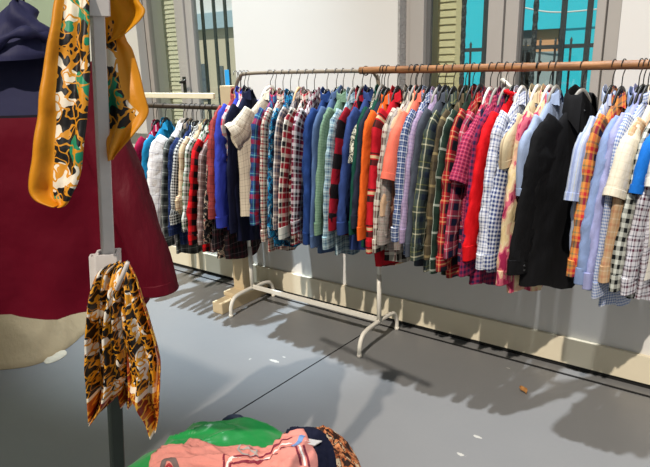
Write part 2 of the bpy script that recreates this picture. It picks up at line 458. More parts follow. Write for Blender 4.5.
def wooden_rack():
    r = empty('clothes_rack', (-2.715, 2.69, 0), 0, 'long pine clothes rack with thick post and dark brown rail, left of the white rack', 'clothes rack')
    for x in (0, -1.88):
        box('post', x - .048, x + .048, -.03, .03, .07, 1.45, M_pine, r)
        f = box('foot', x - .045, x + .045, -.24, .21, 0, .075, M_pine, r, .006)
        box('foot_block', x - .06, x + .06, -.12, .12, .075, .105, M_pine, r, .006)
    box('top_rail', -2.0, -.09, -.05, -.03, 1.37, 1.405, M_beam, r)
    tube_obj('hanging_rail', [(-1.83, -.01, 1.315), (-.048, -.01, 1.315)], .0165, M_brown_rail, r)
    return r
wooden_rack()

def long_rod():
    r = empty('clothes_rack', (.35, 2.64, 0), 0, 'weathered brown wooden clothes rod running past the windows, lashed to the white rack', 'clothes rack')
    n = 60; pts = [(-2.055 + 2.1 * i / n, .0005 * math.sin(i * .7), 1.524 + .0005 * math.sin(i * .41)) for i in range(n + 1)]
    tube_obj('rod', pts, [.0185 + .0006 * math.sin(i * 1.9) for i in range(n + 1)], M_rod, r, 12)
    box('post', .0, .09, -.03, .03, .07, 1.56, M_pine, r)
    box('foot', -.005, .095, -.24, .24, 0, .075, M_pine, r, .006)
    bm = bmesh.new(); tube(bm, [(-2.03 + .022 * 0, .015 + .033 * math.cos(a), 1.522 + .022 * math.sin(a)) for a in [2 * PI * i / 20 for i in range(21)]], .003, 6)
    new_obj('tie', bm, M_dark, r)
long_rod()

# ------------------------------------------------------------------ garments
def sm(a, b, x):
    t = max(0, min(1, (x - a) / (b - a))); return t * t * (3 - 2 * t)

def body_mesh(L, Wd, D, fold, seed, drop=.175, top=.18, neck=.055, tail=.02, N=48, M=26, z_from=0., z_to=1., wr=.007):
    rnd = random.Random(seed); ph = rnd.uniform(0, 6.3); kf = rnd.uniform(2.2, 3.4); ph2 = rnd.uniform(0, 6.3)
    bm = bmesh.new(); uvl = bm.loops.layers.uv.new('UVMap'); rows = []; uvs = []; arc = None
    for j in range(M + 1):
        s = z_from + (z_to - z_from) * j / M
        w = top + (Wd - top) * sm(0, .28, s); d = .006 + .010 * sm(0, .06, s) + (D - .016) * sm(0, .35, s)
        row = []
        for i in range(N):
            a = 2 * PI * i / N; c, q = math.cos(a), math.sin(a)
            y = w * math.copysign(abs(c) ** .8, c); x = d * math.copysign(abs(q) ** .55, q)
            x += fold * sm(.05, 1, s) * (math.sin(kf * y / Wd * PI + ph + 1.6 * s) + .45 * math.sin(2.3 * kf * y / Wd * PI + ph2 - 2.2 * s))
            x += wr * sm(0, .15, s) * (noise.noise(Vector((y * 15, s * L * 7 + seed, (q > 0) * 4))) + .8 * noise.noise(Vector((y * 40 + s * 5, s * L * 6 + seed, 3 + (q > 0) * 4))))
            y *= 1 + .025 * math.sin(5 * s + ph2)
            z0 = -drop * (abs(y) / top) ** 1.05
            if abs(y) < neck: z0 -= .0
            z1 = -L - tail * math.cos(y / Wd * PI) + .006 * math.sin(7 * y / Wd + ph)
            row.append(bm.verts.new((x, y, z0 + (z1 - z0) * s)))
        rows.append(row)
    mid = rows[M // 2]; arc = [0]
    for i in range(N): arc.append(arc[-1] + (mid[(i + 1) % N].co - mid[i].co).length)
    for j in range(M + 1):
        zz = sum(v.co.z for v in rows[j]) / N
        uvs.append([(arc[i], rows[j][i % N].co.z * .4 + zz * .6) for i in range(N + 1)])
    grid_faces(bm, rows, uvl, uvs, True)
    if z_from == 0:
        # close the shoulder line between front and back, leaving the neck open
        for i in range(N // 2):
            a, b = i, i + 1; c, d_ = (N - i) % N, (N - i - 1) % N
            if min(abs(rows[0][a].co.y), abs(rows[0][b].co.y)) > neck:
                vs = []
                for v in (rows[0][a], rows[0][b], rows[0][d_], rows[0][c]):
                    if v not in vs: vs.append(v)
                if len(vs) >= 3:
                    try: f = bm.faces.new(vs)
                    except ValueError: continue
                    for lp in f.loops: lp[uvl].uv = (lp.vert.co.y, lp.vert.co.x)
    return bm

def sleeve_mesh(path, rx, ry, seed, n=22, wr=1., face=Vector((1, 0, 0))):
    rnd = random.Random(seed); a1, a2, a3 = [rnd.uniform(0, 6.3) for _ in range(3)]
    P = smooth_path(path, 6); K = len(P)
    bm = bmesh.new(); uvl = bm.loops.layers.uv.new('UVMap'); rows = []; uvs = []; ln = 0
    for k, p in enumerate(P):
        if k: ln += (p - P[k - 1]).length
        t = (P[min(k + 1, K - 1)] - P[max(k - 1, 0)]).normalized()
        A = (face - t * face.dot(t)).normalized(); B = t.cross(A); f = k / (K - 1)
        ex, ey = rx(f), ry(f); row = []
        for i in range(n):
            a = 2 * PI * i / n
            r = 1 + wr * (.04 * math.sin(2 * a + 9 * ln + a1) * math.sin(5 * ln + a2) + .02 * math.sin(3 * a - 11 * ln + a3))
            ca, sa = math.cos(a), math.sin(a)
            q = p + A * ex * r * math.copysign(abs(ca) ** .8, ca) + B * ey * r * sa
            nv = Vector((q.x * 30 + seed, q.y * 24, q.z * 7)); nv2 = Vector((q.x * 46, q.y * 44 + q.z * 9, q.z * 5 + seed))
            g = wr * .006 * (.7 * noise.noise(nv) + (abs(noise.noise(nv2)) * 2.4 - .6)) * min(1.3, ex / .016)
            row.append(bm.verts.new(q + (A * ca + B * sa) * g))
        rows.append(row); uvs.append([(i * .26 / n, -ln) for i in range(n + 1)])
    end = P[-1]; t = (P[-1] - P[-2]).normalized()
    inn = [bm.verts.new(end - t * .004 + (v.co - end) * .86) for v in rows[-1]]; rows.append(inn); uvs.append(uvs[-1])
    inn2 = [bm.verts.new(v.co - t * .03) for v in inn]; rows.append(inn2); uvs.append(uvs[-1])
    grid_faces(bm, rows, uvl, uvs, True)
    bm.faces.new(rows[0][::-1]); bm.faces.new(rows[-1])
    return bm, P, rows

def collar_mesh(seed, open_=.22, drop=.022, point=.03, h=.014, ax=.024, ay=.044, flare=1.14, slope=.036):
    """a shirt collar: stand, roll and turned-down fall with two points at the front (+x)"""
    rnd = random.Random(seed)
    bm = bmesh.new(); uvl = bm.loops.layers.uv.new('UVMap'); n = 30; rows = [[] for _ in range(6)]; uvs = [[] for _ in range(6)]
    for i in range(n + 1):
        u = i / n; a = open_ + (2 * PI - 2 * open_) * u; fr = abs(2 * u - 1) ** 5
        prof = ((1, -.012), (1, h * .6), (1.02, h), (1.07, h * .9), (flare, h * .25), (flare * 1.04 + .10 * fr, -drop - point * fr))
        for k, (s, z) in enumerate(prof):
            lift = -.02 * max(0, math.cos(a)) - slope * abs(math.sin(a)) ** 1.5
            x = ax * s * math.cos(a) - .004; y = ay * s * math.sin(a)
            if k == 5: y += .02 * fr * math.copysign(1, math.sin(a)); x += .012 * fr
            rows[k].append(bm.verts.new((x, y, z + lift + .002 * math.sin(9 * a + seed)))); uvs[k].append((u * .4, z))
    grid_faces(bm, rows, uvl, uvs)
    return bm

def placket_mesh(body, L, x_front):
    """a narrow strip laid on the front of the body from neck to hem"""
    return None

SH = {}
def short_of(label): return label

def hanger(root_loc, yaw, mat, hook_mat, label, group, half=.122, drop=.112, hook=.1, style='flat', R=.021):
    r = empty('clothes_hanger', root_loc, yaw, label, 'hanger', group)
    pts = [(0, R * math.cos(a), -R + R * math.sin(a)) for a in [PI * 1.08 - PI * 1.28 * i / 10 for i in range(11)]]
    pts += [(0, .010, -R - .026), (0, 0, -R - .045), (0, 0, -hook)]
    tube_obj('hook', smooth_path(pts, 3), .0021, hook_mat, r, 6)
    bm = bmesh.new()
    if style == 'wire':
        tube(bm, smooth_path([(0, -half, -hook - drop - .024), (0, -half * .5, -hook - drop * .5 - .018), (0, -.03, -hook - .008), (0, 0, -hook), (0, .03, -hook - .008), (0, half * .5, -hook - drop * .5 - .018), (0, half, -hook - drop - .024), (0, 0, -hook - drop - .03), (0, -half, -hook - drop - .024)], 4), .0022, 6)
    else:
        pp = smooth_path([(0, -half, -hook - drop - .03), (0, -half * .6, -hook - drop * .6 - .026), (0, -.05, -hook - .036), (0, 0, -hook + .004), (0, .05, -hook - .036), (0, half * .6, -hook - drop * .6 - .026), (0, half, -hook - drop - .03)], 5)
        tube(bm, pp, [.007 + .005 * math.exp(-(p.y / .05) ** 2) for p in pp], 8)
        for v in bm.verts: v.co.x *= .6
    new_obj('shoulder_bar', bm, mat, r)
    return r

M_hook = plain('hook_steel', '#6d6a66', .35, .8)
M_hook_d = plain('dark_hook_steel', '#2b2b2c', .4, .7)
HM = {'black': plain('black_hanger_plastic', '#151515', .45), 'grey': plain('grey_hanger_plastic', '#8f8c86', .5), 'white': plain('white_hanger_plastic', '#dcdad4', .4),
      'wood': plain('pale_wood_hanger', '#d2a878', .5, var=.1, scale=20)}
M_button = plain('pearl_button', '#e4dfd2', .35)
M_darkbutton = plain('dark_button', '#1a1a1c', .4)

def shirt(spot_, label, mat, L=.74, cuff=.70, short=None, Wd=.232, D=.021, fold=.009, yaw=0, seed=0, collar='shirt', cmat=None, kind='shirt', cat='shirt', group=None,
          rx=.026, ry=.062, out=.238, spread=1., flip=False, buttons=False, lean=.0, cuffmat=None, tail=.025, pocket=False):
    rx *= .62
    r = empty(kind, spot_, yaw + (PI if flip else 0), label, cat, group)
    new_obj('body', body_mesh(L, Wd, D, fold, seed, tail=tail), mat, r)
    rnd = random.Random(seed * 7 + 3)
    for sg in (-1, 1):
        near = (sg < 0) != flip
        o = rnd.uniform(-.006, .006); b = rnd.uniform(.0, .015)
        e = short if short else cuff + rnd.uniform(-.02, .02) * (0 if near else 1)
        if short:
            path = [(0, sg * .13, -.125), (o, sg * .175, -.19), (o, sg * .208, -.24), (o * 2, sg * (out if near else .232), -e)]
            bm, P, rows = sleeve_mesh(path, lambda f: .014 + rx * .5 * sm(0, .5, f) + .006 * f, lambda f: .045 + .033 * sm(0, .8, f), seed * 3 + sg, wr=.5)
        else:
            w = (lambda v: v * spread - b) if near else (lambda v: min(v, .245) - b)
            path = [(0, sg * .125, -.12), (o, sg * .172, -.19), (o, sg * w(.206), -.28), (o * 2, sg * w(.238), -.41), (o * 3 + lean, sg * w(.266), -.54), (o * 3 + lean * 1.6, sg * w(.288), -(e - .07)), (o * 3 + lean * 1.8, sg * w(.29), -(e - .055))]
            bm, P, rows = sleeve_mesh(path, lambda f: .016 + (rx - .016) * sm(0, .3, f) - .003 * sm(.6, 1, f), lambda f: ry * (.95 + .35 * sm(0, .2, f) - .55 * sm(.15, 1, f)), seed * 3 + sg)
        sl = new_obj('sleeve', bm, mat, r)
        if not short:
            p = P[-1]; q = [p + Vector((0, 0, .012)), p, p + Vector((0, 0, -.03)), p + Vector((0, 0, -.055))]
            bm, _, _ = sleeve_mesh(q, lambda f: rx * .96, lambda f: ry * .86, seed * 5 + sg, wr=.35)
            cf = new_obj('cuff', bm, cuffmat or mat, sl)
            if buttons and near:
                for dz in (-.02, -.04):
                    bm = bmesh.new(); c = p + Vector((rx * .98, -.012 * sg, dz))
                    tube(bm, [c - Vector((.003, 0, 0)), c + Vector((.002, 0, 0))], .0055, 10); new_obj('button', bm, M_darkbutton if kind == 'jacket' else M_button, cf)
        else:
            p = P[-1]; t = (P[-1] - P[-2]).normalized()
            bm, _, _ = sleeve_mesh([p - t * .028, p - t * .014, p - t * .004, p + t * .003], lambda f: (.014 + rx * .5 + .006) * 1.06, lambda f: .078 * 1.04, seed * 3 + sg, wr=.0)
            new_obj('sleeve_hem', bm, cuffmat or mat, sl)
    if collar == 'shirt': new_obj('collar', collar_mesh(seed), cmat or mat, r)
    elif collar == 'jacket': new_obj('collar', collar_mesh(seed, .5, .055, .085, .026, .034, .062, 1.35), cmat or mat, r)
    elif collar == 'crew':
        bm = bmesh.new(); tube(bm, [(.022 * math.cos(a) + .004, .066 * math.sin(a), -.012 - .014 * max(0, math.cos(a))) for a in [2 * PI * i / 28 for i in range(29)]], .009, 8)
        new_obj('neck_band', bm, cmat or mat, r)
    # front placket (follows the drape of the front)
    bod = [c for c in r.children if c.name.startswith('body')][0]
    fr = {}
    for v in bod.data.vertices:
        if abs(v.co.y) < .06: fr.setdefault(round(v.co.z, 2), []).append(v.co)
    if collar in ('shirt', 'jacket') and not (kind == 'sweater'):
        bm = bmesh.new(); uvl = bm.loops.layers.uv.new('UVMap'); rows = []; uvs = []
        zs = [-.045 - (L - .05) * j / 22 for j in range(23)]; line = []
        for z in zs:
            c = [v.co for v in bod.data.vertices if abs(v.co.z - z) < L / 22 and abs(v.co.y) < .035]
            x = max([q.x for q in c], default=D); line.append(x + .0025)
        line = [(line[max(0, j - 1)] + line[j] * 2 + line[min(22, j + 1)]) / 4 for j in range(23)]
        for z, x in zip(zs, line):
            rows.append([bm.verts.new((x - .004, -.016, z)), bm.verts.new((x, -.013, z)), bm.verts.new((x, .013, z)), bm.verts.new((x - .004, .016, z))]); uvs.append([(0, z), (.004, z), (.03, z), (.034, z)])
        grid_faces(bm, rows, uvl, uvs); new_obj('placket', bm, mat, r)
        if buttons:
            for j in range(1, 22, 4):
                bm = bmesh.new(); c = Vector((line[j], 0, zs[j])); tube(bm, [c - Vector((.002, 0, 0)), c + Vector((.0025, 0, 0))], .0055, 10)
                new_obj('button', bm, M_darkbutton if kind == 'jacket' else M_button, r)
    if pocket:
        bm = bmesh.new(); uvl = bm.loops.layers.uv.new('UVMap'); rows = []; uvs = []
        for j in range(7):
            z = -.2 - .02 * j; row = []
            for i in range(7):
                y = -.15 + .018 * i
                c = sorted(bod.data.vertices, key=lambda v: (v.co.y - y) ** 2 + (v.co.z - z) ** 2 - (0 if v.co.x < 0 else 0))[:6]
                row.append(bm.verts.new((max(v.co.x for v in c) + .004, y, z - (.012 if j == 6 and i == 3 else 0))))
            rows.append(row); uvs.append([(.02 * i, -z) for i in range(7)])
        grid_faces(bm, rows, uvl, uvs); new_obj('pocket', bm, mat, r)
    return r

RACK = {'wood': dict(y=2.68, z=1.315 + .0165, neck=.115, group='shirts on the pine rack at the far left', hg='hangers on the pine rack'),
        'white': dict(y=RY, z=1.52 + .013, neck=.105, group='shirts on the white metal rack', hg='hangers on the white metal rack'),
        'rod': dict(y=2.64, z=1.524 + .0195, neck=.112, group='shirts on the long wooden rod', hg='hangers on the long wooden rod')}
WHERE = {'wood': 'on the pine rack', 'white': 'on the white rack', 'rod': 'on the wooden rod'}
CNT = [0]
def hang(rack, px, hem, cuff, mat, short_name, label, hcol='black', short=None, py=150, **k):
    """px: where the near sleeve stands along the rack (photo column at row py); hem and cuff: heights read off the photo rows"""
    R = RACK[rack]; CNT[0] += 1; sd = CNT[0]; rnd = random.Random(sd * 31)
    x = at_y(px, py, R['y'] - .215).x; zb = R['z'] + .0005
    dz = rnd.uniform(-.008, .012); neck = R['neck'] - dz
    y0 = k.pop('yaw', None)
    yaw = math.radians((max(-12, min(9, -12 + (-.7 - x) * 17.5)) if y0 is None else y0) + rnd.uniform(-1.2, 1.2))
    x -= math.sin(yaw) * .205
    y = R['y']
    zn = zb - neck
    L = zn - at_y(px, hem, y - .1).z
    cz = zn - at_y(px, cuff, y - .25).z if cuff else None
    sz = zn - at_y(px, short, y - .26).z if short else None
    k.setdefault('flip', rnd.random() < .35)
    r = shirt((x, y, zn), label, mat, L=L, cuff=cz or .7, short=sz, yaw=yaw, seed=sd, group=R['group'], **k)
    st = 'wire' if hcol == 'wire' else 'flat'
    hm = M_hook if hcol == 'wire' else HM[hcol]
    nm = {'wire': 'thin wire', 'black': 'black plastic', 'grey': 'grey plastic', 'white': 'white plastic', 'wood': 'pale wooden'}[hcol]
    hanger((x, y, zb + .0035), yaw, hm, M_hook if rack == 'white' else M_hook_d, '%s hanger holding the %s' % (nm, short_name), R['hg'], hook=neck + .006, style=st, R=.0235 if rack == 'rod' else .021)
    return r

T = tartan
# ---- pine rack, left to right
hang('wood', 137, 232, 225, T('raspberry_white_line', '#a3123f', [(.0, .06, '#e9dfe3')], .12, weft=[], balance=.15), 'raspberry shirt with white piping', 'raspberry shirt with thin white lines beside the maroon parka sleeve', collar='shirt')
hang('wood', 146, 236, 230, solid('turquoise', '#1b86b4'), 'turquoise blue shirt', 'turquoise blue shirt left of the white windowpane check shirt')
hang('wood', 156, 240, 236, T('white_windowpane', '#f4ece8', [(.0, .06, '#8a8598'), (.5, .54, '#cfc3c6')], .075, wperiod=.055), 'white windowpane check shirt', 'wide white shirt with fine grey windowpane check on the pine rack', hcol='white', rx=.05, ry=.075, flip=False, yaw=-14)
hang('wood', 167.5, 247, 243, T('grey_black_plaid', '#5a5c58', [(.1, .45, '#1c1e20'), (.7, .76, '#cfcfc6')], .07), 'grey and black plaid shirt', 'grey and black plaid shirt with taupe collar behind the white windowpane shirt', cmat=solid('taupe', '#9b8d7c'))
hang('wood', 172.5, 238, 232, T('navy_faint_plaid', '#1f2f5c', [(.1, .2, '#0d1630'), (.6, .64, '#6b7da6')], .06), 'navy plaid shirt', 'navy shirt with faint pale plaid next to a black and white check shirt')
hang('wood', 177, 226, 222, T('black_white_microcheck', '#e8e6e0', [(0, .55, '#14151a')], .018), 'black and white fine check shirt', 'shirt in fine black and white check, hanging between navy and tan shirts')
hang('wood', 182.5, 215, 208, T('tan_red_plaid', '#d9bd98', [(.2, .3, '#7c1720'), (.6, .66, '#f3e4cb')], .07), 'tan shirt with dark red lines', 'tan shirt with dark red plaid lines left of the green and white plaid', hcol='grey')
hang('wood', 188, 232, 226, T('green_white_plaid', '#e6e8dc', [(.1, .42, '#2f6b3c'), (.55, .7, '#20241f')], .06), 'green, white and black plaid shirt', 'green, white and black plaid flannel shirt beside the red buffalo check')
hang('wood', 195, 246, 241, T('red_buffalo', '#e0131b', [(.0, .5, '#120d10')], .075), 'red and black buffalo check flannel', 'bright red and black buffalo check flannel on the pine rack', rx=.034, flip=False)
hang('wood', 204, 246, 241, T('mauve_brown_plaid', '#8e726c', [(.1, .16, '#f0e4de'), (.4, .7, '#5b4645')], .05), 'brown plaid shirt with white lines', 'dusty brown plaid shirt with thin white lines beside the red buffalo check', rx=.034, flip=False)
hang('wood', 211, 252, 240, blotchy('black_floral', ['#131114', '#1b191c', '#20181a', '#b9a68f', '#8a3036'], 28), 'black patterned shirt', 'black shirt with small pale print at the right end of the pine rack')
hang('wood', 219, 253, 246, T('black_red_dark_plaid', '#171417', [(.1, .3, '#4d1a22'), (.6, .64, '#a28c8c')], .07), 'dark black and wine plaid shirt', 'long dark black and wine plaid shirt, lowest beside the pine post')

# ---- white rack, left to right
hang('white', 218, 224, 215, T('brick_check', '#a2403c', [(.0, .08, '#4c2a2b'), (.5, .54, '#6b2d2d')], .05), 'brick red check shirt', 'brick red check shirt, leftmost garment on the white rack', hcol='wire', py=140, rx=.042, ry=.07, spread=1.04)
hang('white', 222, 210, 200, T('yellow_navy_plaid', '#e0a83c', [(.1, .35, '#2b2a3a'), (.6, .72, '#f0e7d4')], .05), 'yellow and navy plaid shirt', 'yellow, navy and white plaid shirt second from left on the white rack', hcol='wire', spread=.9, py=135)
hang('white', 225.5, 200, 196, T('red_white_plaid', '#e9e3df', [(.1, .5, '#d4313f')], .05), 'red and white plaid shirt', 'red and white plaid shirt between the yellow plaid and royal blue shirts', hcol='wire', spread=.9, py=130)
hang('white', 223.5, 226, 224, solid('royal_blue', '#3440a8'), 'royal blue shirt', 'plain royal blue long-sleeved shirt at the left of the white rack', hcol='wire', rx=.045, ry=.075, flip=False)
hang('white', 231, 236, 232, solid('royal_blue_shade', '#0f1330'), 'dark shirt standing in for shade on royal blue', 'dark shirt standing in for shade on the royal blue one, under cream short sleeves', hcol='wire', rx=.026, spread=.84, flip=False)  # extra dark garment in place of the shade cast on the royal blue shirt
hang('white', 238, 214, None, T('cream_brown_pane', '#e6d8c0', [(.0, .07, '#6c5648'), (.5, .54, '#b7a48f')], .032, wperiod=.04, balance=.42), 'cream short-sleeved shirt with brown lines', 'cream short-sleeved shirt with thin brown check, widest on the white rack', hcol='white', out=.262, short=138, rx=.036, yaw=-26, flip=False, buttons=True, D=.022, pocket=True)
hang('white', 258, 232, 222, T('blue_red_plaid', '#2b4f86', [(.05, .3, '#c21f38'), (.42, .47, '#7fd0d8'), (.6, .8, '#1b2548')], .10), 'blue and red plaid shirt', 'blue, red and turquoise large plaid shirt right of the cream short-sleeved shirt', hcol='wire', rx=.036, flip=False)
hang('white', 265.5, 246, 238, T('cream_red_line_plaid', '#e9d9c4', [(.1, .35, '#a8222e'), (.5, .7, '#1f1d28')], .04), 'cream, red and black plaid shirt', 'cream shirt with narrow red and black plaid beside the blue and red plaid', hcol='wire')
hang('white', 273, 242, 234, blotchy('teal_navy_blotch', ['#14233f', '#173a63', '#1f86b4', '#15213a', '#9db7c6'], 22), 'teal and navy patterned shirt', 'teal and navy patterned shirt with bright blue shoulder on the white rack', hcol='wire')
hang('white', 281, 236, 226, T('pale_grey_tan_plaid', '#a89a90', [(.1, .42, '#4a4d62'), (.55, .68, '#1e2238'), (.8, .9, '#efe7dd')], .07), 'pale tan and grey plaid shirt', 'pale tan and grey plaid shirt beside the teal patterned one', hcol='wood')
hang('white', 289, 240, 236, T('red_cream_black_plaid', '#ece2d2', [(.05, .4, '#b81c30'), (.5, .8, '#16171d')], .08), 'cream, red and black tartan shirt', 'cream, red and black tartan shirt left of the dark denim one, lighter cuff', hcol='wire', cuffmat=T('pale_cuff', '#e6e4da', [(.1, .2, '#6d8f80')], .05))
hang('white', 297, 238, 230, T('white_wine_plaid', '#e6e0e0', [(.05, .4, '#7a1a36'), (.5, .75, '#1d1a24')], .06), 'white and wine plaid shirt', 'white and wine plaid shirt directly left of the dark blue denim shirt', hcol='wire')
hang('white', 309, 244, 241, solid('dark_denim', '#1d3a72', var=.18), 'dark blue denim shirt', 'dark blue denim shirt, broadest blue garment on the white rack', hcol='wire', rx=.042, flip=False)
hang('white', 318, 248, 244, solid('chambray', '#51688f', var=.15), 'blue-grey chambray shirt', 'blue-grey chambray shirt between the dark denim and the sage shirts', hcol='wire')
hang('white', 325, 236, 232, T('sage_fine_check', '#7f9c82', [(.0, .3, '#5f8067')], .014), 'sage green shirt', 'sage green long-sleeved shirt near the middle of the white rack', hcol='wire')
hang('white', 334, 250, 246, T('light_blue_plaid', '#9cbcc4', [(.1, .34, '#3d5a78'), (.5, .58, '#5c2c3c'), (.75, .83, '#e7ecea')], .04), 'light blue and grey plaid shirt', 'light blue and grey plaid shirt right of the sage green one', hcol='grey', rx=.034, flip=False)
hang('white', 342.5, 232, 228, T('crimson_buffalo', '#c80f2e', [(.0, .5, '#120b10')], .15), 'crimson and black check shirt', 'crimson and black large check shirt between two blue shirts', hcol='grey')
hang('white', 351, 246, 232, solid('indigo', '#31467f', var=.15), 'indigo denim shirt', 'indigo blue denim shirt near the right end of the white rack', hcol='wire', rx=.036, flip=False)
hang('white', 358.5, 200, None, blotchy('grey_floral', ['#3a423c', '#c8c3ad', '#2a2f2c', '#e2ddc8'], 40), 'grey floral blouse', 'grey and cream mottled blouse, last on the white rack', hcol='wire', short=165, py=120)

# ---- long wooden rod, left to right
hang('rod', 361, 242, 232, solid('bottle_green', '#0f4a3c'), 'bottle green shirt', 'bottle green shirt, leftmost on the long wooden rod', hcol='grey')
hang('rod', 363.5, 244, 226, solid('charcoal_navy', '#262c3d'), 'charcoal navy jacket', 'charcoal navy jacket squeezed between bottle green and orange shirts', hcol='black', py=140)
hang('rod', 367.5, 240, 237, T('orange_grey_stripe', '#f26a22', [(.40, .46, '#8b8f98'), (.54, .58, '#8b8f98')], .26, weft=[], balance=.12), 'bright orange shirt with grey stripe', 'bright orange long-sleeved shirt with thin grey stripe down the sleeve', hcol='black', rx=.024, flip=False)
hang('rod', 376.5, 262, 250, T('red_brown_big_plaid', '#c71526', [(.48, .62, '#2b1c1a')], .13, weft=[(.46, .62, '#2b1c1a'), (.66, .74, '#e3cb9a'), (.77, .82, '#2b1c1a')], wperiod=.17, balance=.84), 'red plaid flannel with cream bands', 'red flannel with wide black and cream bands beside the orange shirt', hcol='black', rx=.038, flip=False)
hang('rod', 388.5, 258, 250, T('black_cream_plaid', '#ddd6c6', [(.05, .45, '#211a1c'), (.65, .75, '#7a2230')], .085), 'cream and black plaid shirt', 'cream and black plaid shirt right of the red flannel', hcol='black')
hang('rod', 393, 246, 242, T('pale_grey_plaid', '#b3a9a1', [(.1, .3, '#8e8680'), (.6, .64, '#b5485a')], .03), 'pale grey plaid shirt', 'pale grey shirt with faint pink plaid and visible cuffs below the coral shirt', hcol='grey', rx=.04, flip=False)
hang('rod', 394, 226, 214, T('peach_stripe', '#e9c4a0', [(.0, .4, '#d3a988')], .02, weft=[]), 'peach shirt', 'peach striped shirt mostly hidden directly left of the coral short sleeves', hcol='black', py=140)
hang('rod', 398, 226, None, solid('coral', '#f0765f'), 'coral short-sleeved shirt', 'plain coral short-sleeved shirt above the pale grey cuffs', hcol='black', out=.268, short=181, rx=.040, flip=False)
hang('rod', 406, 252, 238, T('navy_white_check', '#2b4478', [(.0, .22, '#e3e8ee'), (.5, .6, '#aab6cc')], .024), 'navy and white check shirt', 'navy and white small check shirt right of the coral shirt', hcol='black', rx=.04, flip=False)
hang('rod', 414.5, 244, 240, T('lilac_stripe', '#b29dbb', [(.0, .3, '#8f7fa3')], .016), 'lilac shirt', 'lilac long-sleeved shirt between navy check and dark grey', hcol='grey')
hang('rod', 420.5, 262, 254, solid('slate_grey', '#4a4f5a'), 'slate grey shirt', 'plain slate grey shirt between the lilac shirt and the olive plaid', hcol='black')
hang('rod', 430, 268, 258, T('olive_navy_plaid', '#3f4a42', [(.1, .35, '#202a3c'), (.5, .56, '#d8d3b4'), (.75, .79, '#8d8d50')], .10), 'olive and navy plaid flannel', 'olive and navy plaid flannel with pale bands, left of the brown one', hcol='black', rx=.04, flip=False)
hang('rod', 440, 266, 256, T('olive_brown', '#5e523c', [(.1, .4, '#3a3226'), (.6, .68, '#b5a070')], .14), 'olive brown flannel', 'olive brown flannel with soft wide checks beside the green plaid', hcol='black', rx=.032, flip=False)
hang('rod', 447, 272, 270, T('dark_green_plaid', '#1e3328', [(.1, .3, '#13201b'), (.55, .63, '#c9cfbf')], .12), 'dark green plaid flannel', 'dark green plaid flannel with white lines behind the red and orange plaid', hcol='black', lean=-.0, rx=.03)
hang('rod', 455, 273, 268, T('red_orange_plaid', '#b01824', [(.05, .5, '#0f1420'), (.6, .68, '#eaa06c'), (.84, .87, '#e8c9a0')], .09), 'red, navy and orange plaid flannel', 'red, navy and orange plaid flannel left of the raspberry short sleeves', hcol='black', rx=.038, flip=False)
hang('rod', 464, 262, 256, T('red_navy_pink_plaid', '#c3455c', [(.05, .5, '#1c2140'), (.65, .72, '#f2cfd2')], .07), 'pink, red and navy plaid shirt', 'pink, red and navy plaid shirt whose sleeve shows under raspberry short sleeves', hcol='white')
hang('rod', 470, 226, None, T('raspberry_fine_check', '#b52550', [(.0, .3, '#5b1d44'), (.6, .7, '#e08aa0')], .016), 'raspberry short-sleeved shirt', 'raspberry fine check short-sleeved shirt left of the plain red one', hcol='grey', out=.268, short=184, rx=.04, flip=False)
hang('rod', 479, 281, 274, T('raspberry_navy_gingham', '#a62a52', [(.0, .5, '#2b1f48')], .026), 'raspberry and navy gingham shirt', 'raspberry and navy gingham shirt, hem showing below the white and navy plaid', hcol='grey')
hang('rod', 486, 262, 259, solid('bright_red', '#e8101c', var=.05), 'bright red shirt', 'plain bright red long-sleeved shirt beside the white and navy plaid', hcol='black', rx=.036, flip=False, collar='crew', kind='sweater', cat='sweater')
hang('rod', 495, 270, 266, T('white_navy_plaid', '#e9ecf4', [(.1, .3, '#5a6798'), (.55, .63, '#232b52'), (.8, .88, '#9aa4c6')], .042), 'white and navy plaid shirt', 'white and navy plaid shirt with folded cuff, right of the bright red one', hcol='white', rx=.044, flip=False, buttons=True)
hang('rod', 509, 276, 268, T('navy_gingham', '#dfe4ee', [(.0, .55, '#34457c')], .018), 'navy and white gingham shirt', 'navy and white gingham shirt between white plaid and tie-dye shirts', hcol='black', rx=.044, flip=False)
hang('rod', 512, 230, None, T('khaki_stripe', '#d8c7a4', [(.0, .12, '#6f4a3c')], .06, weft=[]), 'khaki striped blouse', 'khaki blouse with brown stripes, only its collar and shoulder showing', hcol='white', short=165, py=120, out=.20, rx=.018)
hang('rod', 520, 288, 284, blotchy('tie_dye', ['#e9cf9c', '#f0d9ae', '#e8b99a', '#d4667a', '#a3244e'], 9, stretch=(1.2, .7, 1)), 'cream and pink tie-dye shirt', 'cream and pink tie-dye shirt hanging left of the black jacket', hcol='white', rx=.036, flip=False)
hang('rod', 527, 262, None, solid('pale_blue', '#a3b4d4'), 'pale blue short-sleeved shirt', 'pale blue short-sleeved shirt squeezed behind the black jacket', hcol='grey', short=194, out=.20, rx=.016)
hang('rod', 540, 283, 276, solid('black_wool', '#101013', var=.2, wr=.25), 'black jacket', 'large black jacket with open collar and lapels, at the gap in the row', hcol='grey', rx=.036, ry=.07, flip=False, yaw=-27, D=.032, Wd=.26, collar='jacket', kind='jacket', cat='jacket', buttons=True, fold=.008)
hang('rod', 583, 250, None, T('pale_blue_stripe', '#bcc8e6', [(.0, .3, '#8f9ecb'), (.6, .66, '#e6dfae')], .03, weft=[], balance=.2), 'pale blue striped short-sleeved shirt', 'pale blue striped short-sleeved shirt right of the black jacket', hcol='black', out=.25, short=202, rx=.034, flip=False)
